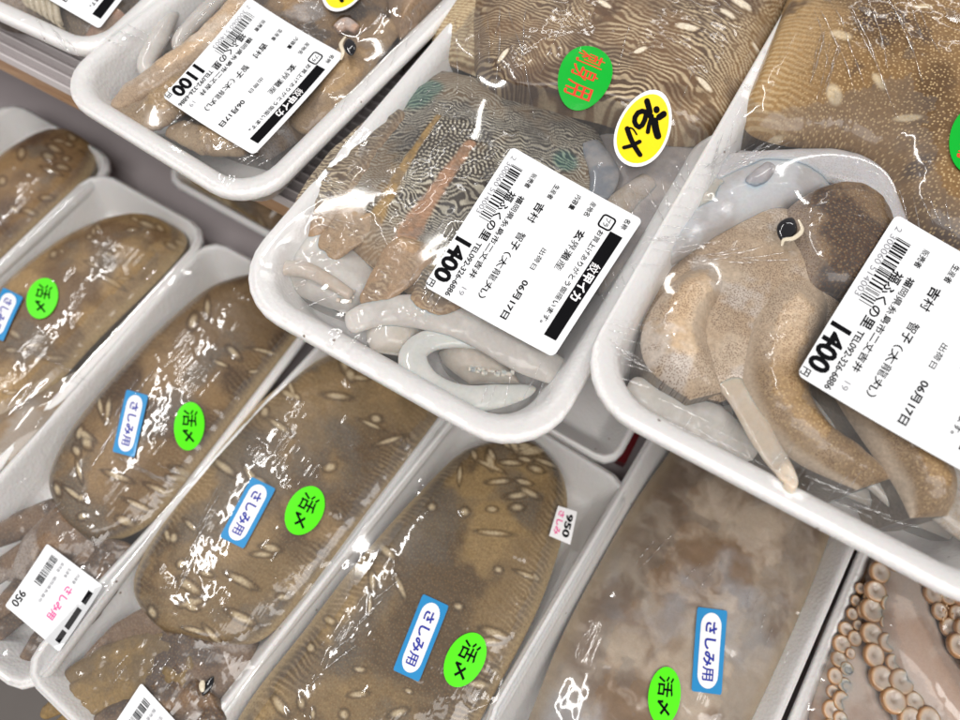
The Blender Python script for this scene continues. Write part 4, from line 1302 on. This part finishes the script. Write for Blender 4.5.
b.build('cuttlefish', 'brown spotted cuttlefish with its head and arms lying by the 950 yen label', 'cuttlefish', LG, [M['far_skin'], M['flesh']])
tL2.add(b); bL2 = b
eye(b.obj, (109, 514), LZ + 0.0035, 4, 6, 100, [(105, 508), (104, 513), (105, 518)])
# next
b = Body()
lower_mantle(b, [(414, 342), (338, 352), (272, 392), (206, 464), (152, 540), (134, 590), (160, 632)], [(486, 366), (464, 396), (423, 450), (361, 528), (303, 600), (262, 640), (222, 646)], HM, (0.148, 0.098, 0.046), (0.076, 0.050, 0.029), (0.208, 0.132, 0.056), 131, 46, 0.4)
b.ribbon([(186, 596), (146, 632), (122, 676), (130, 726)], [(256, 630), (262, 664), (236, 704), (196, 740)], LZ - 0.012, [0.012, 0.016, 0.015, 0.010], HD(132), LZ - LD + 0.005, 110, 90, 2, (0.15, 0.15), lump(0.003, 0.012, 133))
GD = flat_col((0.272, 0.176, 0.064), 0.3, 0.1, (0.176, 0.120, 0.056), 0.014, 135)
for k, p in enumerate([[(196, 640), (150, 650), (100, 664), (46, 690)], [(200, 664), (148, 684), (96, 704), (44, 740)], [(206, 690), (150, 706), (110, 736), (66, 776)], [(220, 700), (184, 730), (150, 764), (110, 800)], [(200, 616), (160, 622), (122, 636), (84, 664)], [(196, 676), (140, 668), (90, 688), (40, 716)], [(190, 690), (132, 716), (84, 742), (50, 762)]]):
    b.tube([(*q, LZ - 0.001 - 0.0035 * i) for i, q in enumerate(p)], [16, 17, 13, 4], LZ, (GD if k in (0, 1, 5) else HD(136 + k)), 90, 40, 0.55, bump=lump(0.004, 0.007, 137 + k))
b.build('cuttlefish', 'grey brown spotted cuttlefish with golden arms, right of the 950 yen tray', 'cuttlefish', LG, [M['far_skin'], M['flesh']])
tL3.add(b); bL3 = b
eye(b.obj, (208, 686), LZ + 0.0040, 3.5, 7, 120, [(203, 680), (202, 686), (203, 692)])
# with the tiny tag
b = Body()
lower_mantle(b, [(514, 440), (466, 450), (418, 494), (354, 566), (303, 632), (250, 700), (210, 770)], [(536, 442), (562, 474), (566, 520), (542, 600), (500, 684), (462, 752), (430, 800)], HM, (0.156, 0.102, 0.045), (0.080, 0.053, 0.029), (0.240, 0.156, 0.060), 141, 54, 0.42)
b.build('cuttlefish', 'large striped brown cuttlefish with pale spots, under the tiny price tag', 'cuttlefish', LG, [M['far_skin'], M['flesh']])
tL4.add(b)
# smooth greyish one
b = Body()
def GL(X, Y, u, v):
    wx, wy = X + (fbm(X, Y, 0.02, 155) - 0.5) * 0.02, Y + (fbm(X, Y, 0.02, 156) - 0.5) * 0.02
    c = mixc(np.tile(np.array([0.43, 0.345, 0.27]), X.shape + (1,)), [0.19, 0.115, 0.065], smooth(fbm(wx, wy, 0.034, 151, 6), 0.44, 0.64) * 0.85)
    c = mixc(c, [0.36, 0.345, 0.355], smooth(fbm(wx, wy, 0.045, 152, 5), 0.46, 0.68) * 0.75)
    c = mixc(c, [0.55, 0.45, 0.37], smooth(fbm(wx, wy, 0.016, 153, 5), 0.55, 0.68) * 0.5)
    c = mixc(c, [0.36, 0.26, 0.15], smooth(np.abs(v - 0.5) * 2, 0.80, 0.98) * 0.7)
    c = np.array([0.97, 1.0, 1.0]) * c * (0.82 + 0.3 * fbm(wx, wy, 0.004, 157))[..., None]
    return c, 0.12, 0.0
b.ribbon([(686, 430), (640, 494), (598, 566), (560, 640), (528, 720), (494, 800)], [(862, 462), (836, 520), (810, 590), (780, 660), (742, 740), (706, 820)], LZ - 0.009, [0.009, 0.013, 0.014, 0.014, 0.014, 0.012], GL, LZ - LD + 0.005, 260, 190, 2.2, (0.08, 0.08), lump(0.003, 0.02, 154), 1)
b.build('cuttlefish', 'smooth greyish pink cuttlefish without spots, next to the octopus', 'cuttlefish', LG, [M['far_skin'], M['flesh']])
tL5.add(b)
# shaded one under the shelf
b = Body()
lower_mantle(b, [(150, 150), (176, 170), (210, 196), (270, 240)], [(220, 90), (260, 110), (300, 140), (340, 190)], 0.016, (0.19, 0.115, 0.05), (0.10, 0.06, 0.03), (0.3, 0.19, 0.08), 161, 20, 0.2, z=LZ - 0.014, nu=90, nv=80)
b.build('cuttlefish', 'shaded brown cuttlefish under the upper shelf, seen through a gap', 'cuttlefish', LG, [M['far_skin'], M['flesh']])
tR1.add(b)

# ------------------------------------------------------------------ octopus
b = Body()
OC = flat_col((0.43, 0.32, 0.255), 0.12, 0, (0.56, 0.475, 0.415), 0.018, 171)
OO = flat_col((0.52, 0.25, 0.10), 0.15, 0.35, (0.42, 0.17, 0.06), 0.012, 172)
OB = flat_col((0.30, 0.17, 0.09), 0.3, 0.1, (0.40, 0.27, 0.17), 0.008, 173)
zo = LZ - 0.010
b.tube([(905, 520, zo), (898, 570, zo + .004), (900, 624, zo + .006), (924, 680, zo + .004), (970, 740, zo)], [22, 26, 30, 32, 30], LZ, OC, 110, 44, 0.75, 1)
b.tube([(880, 560, zo - .006), (858, 610, zo - .002), (846, 660, zo), (850, 720, zo), (880, 790, zo)], [10, 18, 26, 34, 34], LZ, OC, 110, 44, 0.7, 1)
b.tube([(930, 520, zo), (952, 570, zo + .004), (985, 620, zo + .004), (1030, 670, zo)], [22, 34, 38, 34], LZ, OO, 100, 44, 0.7)
b.tube([(940, 600, zo - .002), (936, 640, zo), (950, 672, zo)], [14, 18, 12], LZ, flat_col((0.52, 0.50, 0.49)), 50, 30, 0.7, 1)
b.tube([(968, 640, zo + .004), (966, 680, zo + .006), (985, 720, zo + .004)], [16, 20, 18], LZ, OB, 60, 30, 0.7)
b.tube([(872, 556, zo + .001), (852, 606, zo + .001), (838, 660, zo + .001), (832, 730, zo)], [5, 7, 7, 7], LZ, OB, 80, 24, 0.8)


def sucker(px, py, z, r):
    """raised cup: brown rim, hollow pale middle"""
    s = np.linalg.norm(at(px, py, z) - at(px + 1, py, z)) * r * 1.12
    c = at(px, py, z)
    prof = [(1.05, -0.5), (1.0, 0.1), (0.9, 0.32), (0.74, 0.30), (0.55, 0.1), (0.34, 0.0), (0.2, -0.12), (0.02, -0.2)]
    th = np.linspace(0, 2 * np.pi, 22, endpoint=False)
    tl = rr.uniform(-0.35, 0.0)
    V = np.array([[c[0] + k * s * math.cos(t), c[1] + k * s * math.sin(t), z + h * s * 0.5 + tl * k * s * math.cos(t)] for k, h in prof for t in th])
    cols = [(0.40, 0.24, 0.14), (0.36, 0.19, 0.08), (0.46, 0.29, 0.16), (0.58, 0.46, 0.35), (0.60, 0.51, 0.43), (0.55, 0.46, 0.39), (0.44, 0.35, 0.28), (0.34, 0.26, 0.2)]
    C = np.array([cols[i] for i in range(len(prof)) for _ in th])
    b.add(V, grid_faces(len(prof), len(th), True), C, 0.0, 0.0, 1)


def sucker_rows(path, r0, r1, z, off, rows=2):
    P = catmull(np.array(path, float), 200)
    d = np.concatenate([[0], np.cumsum(np.linalg.norm(np.diff(P, axis=0), axis=1))])
    q, side = 0.0, 0
    while q < d[-1]:
        k = int(np.searchsorted(d, q)); k = min(k, 198)
        r = r0 + (r1 - r0) * q / d[-1]
        t = P[k + 1] - P[k]; t /= np.linalg.norm(t)
        o = (off * (0.5 - side)) if rows == 2 else 0.0
        sucker(P[k][0] - t[1] * o + rr.uniform(-1, 1), P[k][1] + t[0] * o + rr.uniform(-1, 1), z + rr.uniform(-0.0018, 0.0003), r * rr.uniform(0.68, 1.15))
        side = 1 - side
        q += r * (1.12 if rows == 2 else 1.75)


sucker_rows([(894, 540), (885, 585), (879, 625), (884, 660), (902, 698), (934, 735)], 7.5, 12, LZ + 0.0045, 15)
sucker_rows([(866, 590), (850, 636), (838, 690), (836, 735)], 6, 8.5, LZ + 0.002, 10)
sucker_rows([(926, 558), (943, 600), (966, 642), (990, 675)], 7.5, 10, LZ + 0.0075, 13)
for k in range(34):
    px, py = rr.uniform(940, 965), rr.uniform(560, 620)
    q = at(px, py, LZ + 0.011)
    b.tube([(px - .6, py, LZ + 0.0105), (px + .8, py + .4, LZ + 0.0105)], [rr.uniform(0.8, 2.2)] * 2, LZ, flat_col((0.62, 0.40, 0.24)), 6, 8, 0.6)
b.build('octopus', 'pale octopus arms with brown rimmed suckers and an orange patch', 'octopus', None, [M['far_skin'], M['flesh']])
tL6.add(b)

# ------------------------------------------------------------------ film, labels and stickers
rc = random.Random(77)


def bundle(x0, y0, x1, y1, n, spread, ln, ang, wd=0.00035, hh=0.0005):
    """n near-parallel creases starting between two photo points"""
    out = []
    for i in range(n):
        t = (i + rc.random() * 0.8) / n
        px, py = x0 + (x1 - x0) * t + rc.uniform(-spread, spread), y0 + (y1 - y0) * t + rc.uniform(-spread, spread)
        a = math.radians(ang + rc.gauss(0, 5)); l = ln * rc.uniform(0.5, 1.15)
        out.append(((px, py), (px + l * math.cos(a), py + l * math.sin(a)), wd * rc.uniform(0.5, 1.3), hh * rc.uniform(0.5, 1.3)))
    return out


tB.solve_film(0.001, 500)
tB.film(bundle(450, 5, 530, 20, 7, 6, 110, 88) + bundle(430, 60, 470, 110, 5, 5, 60, 120) + bundle(600, 190, 690, 150, 12, 6, 60, 62, 0.0003) + bundle(360, 170, 430, 190, 6, 8, 26, 145, 0.0004) +
        bundle(420, 250, 450, 290, 6, 6, 30, 120, 0.0005) + bundle(440, 230, 460, 250, 6, 5, 20, 20, 0.0004) + bundle(560, 260, 640, 250, 8, 5, 40, 70, 0.0003) + bundle(300, 200, 330, 160, 5, 6, 24, 40, 0.0004) +
        bundle(500, 10, 700, 60, 6, 10, 50, 110, 0.00025) + bundle(262, 262, 300, 300, 5, 4, 55, -28, 0.0003) + bundle(470, 400, 560, 400, 6, 5, 50, -70, 0.0003) + bundle(300, 215, 350, 165, 6, 4, 45, 20, 0.0003), seed=2)
tC.solve_film(0.0011, 500)
tC.film(bundle(800, 20, 900, 0, 10, 8, 120, 62) + bundle(815, 40, 840, 60, 5, 5, 60, 105, 0.0005, 0.0008) + bundle(640, 230, 690, 240, 6, 6, 50, -14) + bundle(610, 330, 640, 350, 7, 5, 34, 28) +
        bundle(700, 160, 760, 150, 10, 8, 50, -28, 0.0005) + bundle(900, 190, 950, 200, 5, 6, 60, 70) + bundle(690, 250, 760, 250, 6, 6, 50, -8) + bundle(650, 390, 760, 450, 6, 8, 60, 30, 0.0004) +
        bundle(800, 470, 900, 520, 5, 6, 60, 20, 0.0004) + bundle(720, 150, 740, 100, 6, 6, 50, 100) + bundle(610, 300, 630, 380, 9, 5, 45, 18, 0.0003) + bundle(640, 255, 700, 150, 9, 5, 50, 5, 0.0003) + bundle(690, 425, 900, 520, 12, 6, 40, -55, 0.0003), seed=3)
tA.solve_film(0.001, 500)
tA.film(bundle(200, 130, 260, 160, 8, 5, 30, -25, 0.0004) + bundle(130, 100, 190, 120, 8, 6, 18, -40, 0.0005) + bundle(150, 50, 200, 10, 4, 6, 50, -50, 0.0003) + bundle(330, 110, 420, 20, 4, 4, 40, -70, 0.0003), seed=4)
tZ.solve_film(0.0015, 300)
tZ.film(bundle(20, 5, 60, 30, 6, 6, 30, 60, 0.0004) + bundle(100, 30, 120, 10, 4, 4, 30, 20, 0.0004), seed=5)
for k, (t, cr) in enumerate(((tL0, []), (tL1, bundle(20, 340, 60, 370, 5, 5, 50, 25) + bundle(0, 400, 30, 430, 6, 6, 30, -60)), (tL2, bundle(90, 470, 130, 400, 8, 4, 60, -58, 0.0004, 0.0007) + bundle(110, 455, 160, 470, 5, 4, 60, 28) + bundle(10, 480, 60, 520, 6, 8, 18, -30, 0.0004, 0.0007)),
                             (tL3, bundle(170, 600, 200, 520, 8, 4, 60, -62, 0.0004, 0.0007) + bundle(70, 660, 200, 700, 7, 12, 22, -50, 0.0004, 0.0007)), (tL4, bundle(300, 690, 380, 600, 6, 6, 40, -40, 0.0005)), (tL5, bundle(620, 560, 700, 600, 4, 6, 60, -50) + bundle(740, 600, 790, 680, 5, 6, 40, -70)), (tL6, []), (tR1, []))):
    t.solve_film(0.0015, 260)
    if t not in (tR1,):
        t.film(cr, seed=10 + k)

price_label(tB, [(642, 222), (553, 359), (424, 288), (512, 149)], '1400', 0.014, 3)
price_label(tC, [(1066, 316), (970, 481), (793, 378), (892, 219)], '1400', 0.02, 3)
price_label(tA, [(345, 58), (255, 158), (164, 100), (250, 1)], '1100', 0.008, 4)
price_label(tZ, [(162, -48), (100, 30), (10, -22), (80, -98)], '1100', 0.006, 5)
oval_sticker(tB, (584, 82), (-13, 32), (24, 10), 'green', 0.016)
oval_sticker(tB, (643, 130), (-15, 38), (25, 9), 'yellow', 0.012)
oval_sticker(tA, (346, -16), (-14, 28), (20, 7), 'yellow', 0.004)
oval_sticker(tC, (974, 142), (-10, 34), (26, 8), 'green', 0.03)
for t, c, mj, mn in ((tL1, (43, 299), (-5, 20), (15, 3)), (tL2, (190, 427), (-2, 24), (15, 1)), (tL3, (305, 511), (-12, 23), (16, 8)), (tL4, (465, 660), (-13, 26), (17, 8)), (tL5, (664, 696), (-3, 29), (16, 2))):
    oval_sticker(t, c, mj, mn, 'lime', LZ + 0.004)
for t, c, mj, mn in ((tL1, (4, 315), (-10, 22), (10, 5)), (tL2, (131, 424), (-7, 31), (11, 3)), (tL3, (248, 513), (-16, 30), (12, 6)), (tL4, (421, 638), (-15, 38), (13, 6)), (tL5, (709, 651), (-3, 42), (15, 2))):
    sashimi_sticker(t, c, mj, mn, LZ + 0.004)


def small_label(tray, corners, price, z, seed):
    sh = Sheet(tray, corners, z)
    f = Flat()
    lab = sh.slab('price_label', dense_outline(f.round_rect(0, 0, 1, 1, 0.03)), M['paper'], tray.o, 0.0003)
    a = Flat()
    barcode(a, 0.08, 0.14, 0.52, 0.26, seed)
    sh.flat('barcode', a, M['ink'], lab, 0.00044)
    a = Flat()
    a.text(price, 0.70, 0.04, 0.92, 0.16, 0.02)
    sh.flat('price', a, M['ink'], lab, 0.00044)
    a = Flat()
    for u0, u1 in ((0.16, 0.34), (0.42, 0.72), (0.76, 0.92)):
        a.rect(u0, 0.86, u1, 0.94)
    sh.flat('name_band', a, M['ink'], lab, 0.00044)
    g = Flat()
    g.text('販売者', 0.08, 0.32, 0.22, 0.37); g.text('生産者', 0.08, 0.45, 0.22, 0.50); g.text('福岡県糸島市', 0.28, 0.34, 0.68, 0.39); g.text('内容量', 0.08, 0.60, 0.22, 0.65)
    sh.flat('small_print', g, M['grey_ink'], lab, 0.00044)
    p = Flat()
    p.text('さしみ用', 0.28, 0.56, 0.76, 0.68, 0.03)
    sh.flat('pink_print', p, M['pink_ink'], lab, 0.00044)


small_label(tL2, [(104, 586), (60, 652), (6, 606), (48, 544)], '950', LZ + 0.003, 8)
small_label(tL3, [(196, 742), (140, 812), (84, 770), (142, 683)], '950', LZ + 0.003, 9)
sh = Sheet(tL4, [(577, 512), (570, 545), (549, 536), (558, 506)], LZ + 0.002)
f = Flat()
tg = sh.slab('price_tag', dense_outline([(0, 0), (1, 0), (1, 1), (0, 1)], 0.2), M['white_paper'], tL4.o, 0.0004)
f.text('さしみ', 0.12, 0.12, 0.88, 0.42, 0.04); sh.flat('pink_print', f, M['pink_ink'], tg, 0.00056)
f = Flat(); f.text('950', 0.14, 0.52, 0.86, 0.86, 0.04); sh.flat('black_print', f, M['ink'], tg, 0.00056)

q = at(625, 456, LZ - 0.02)
st = box('shelf_strip', q[0] - 0.004, q[0] + 0.002, q[1] - 0.005, q[1] + 0.16, LZ - LD, LZ - 0.018, M['dark_red'])
tag(st, 'dark red plastic strip on the lower shelf in the gap behind the trays', 'shelf strip')
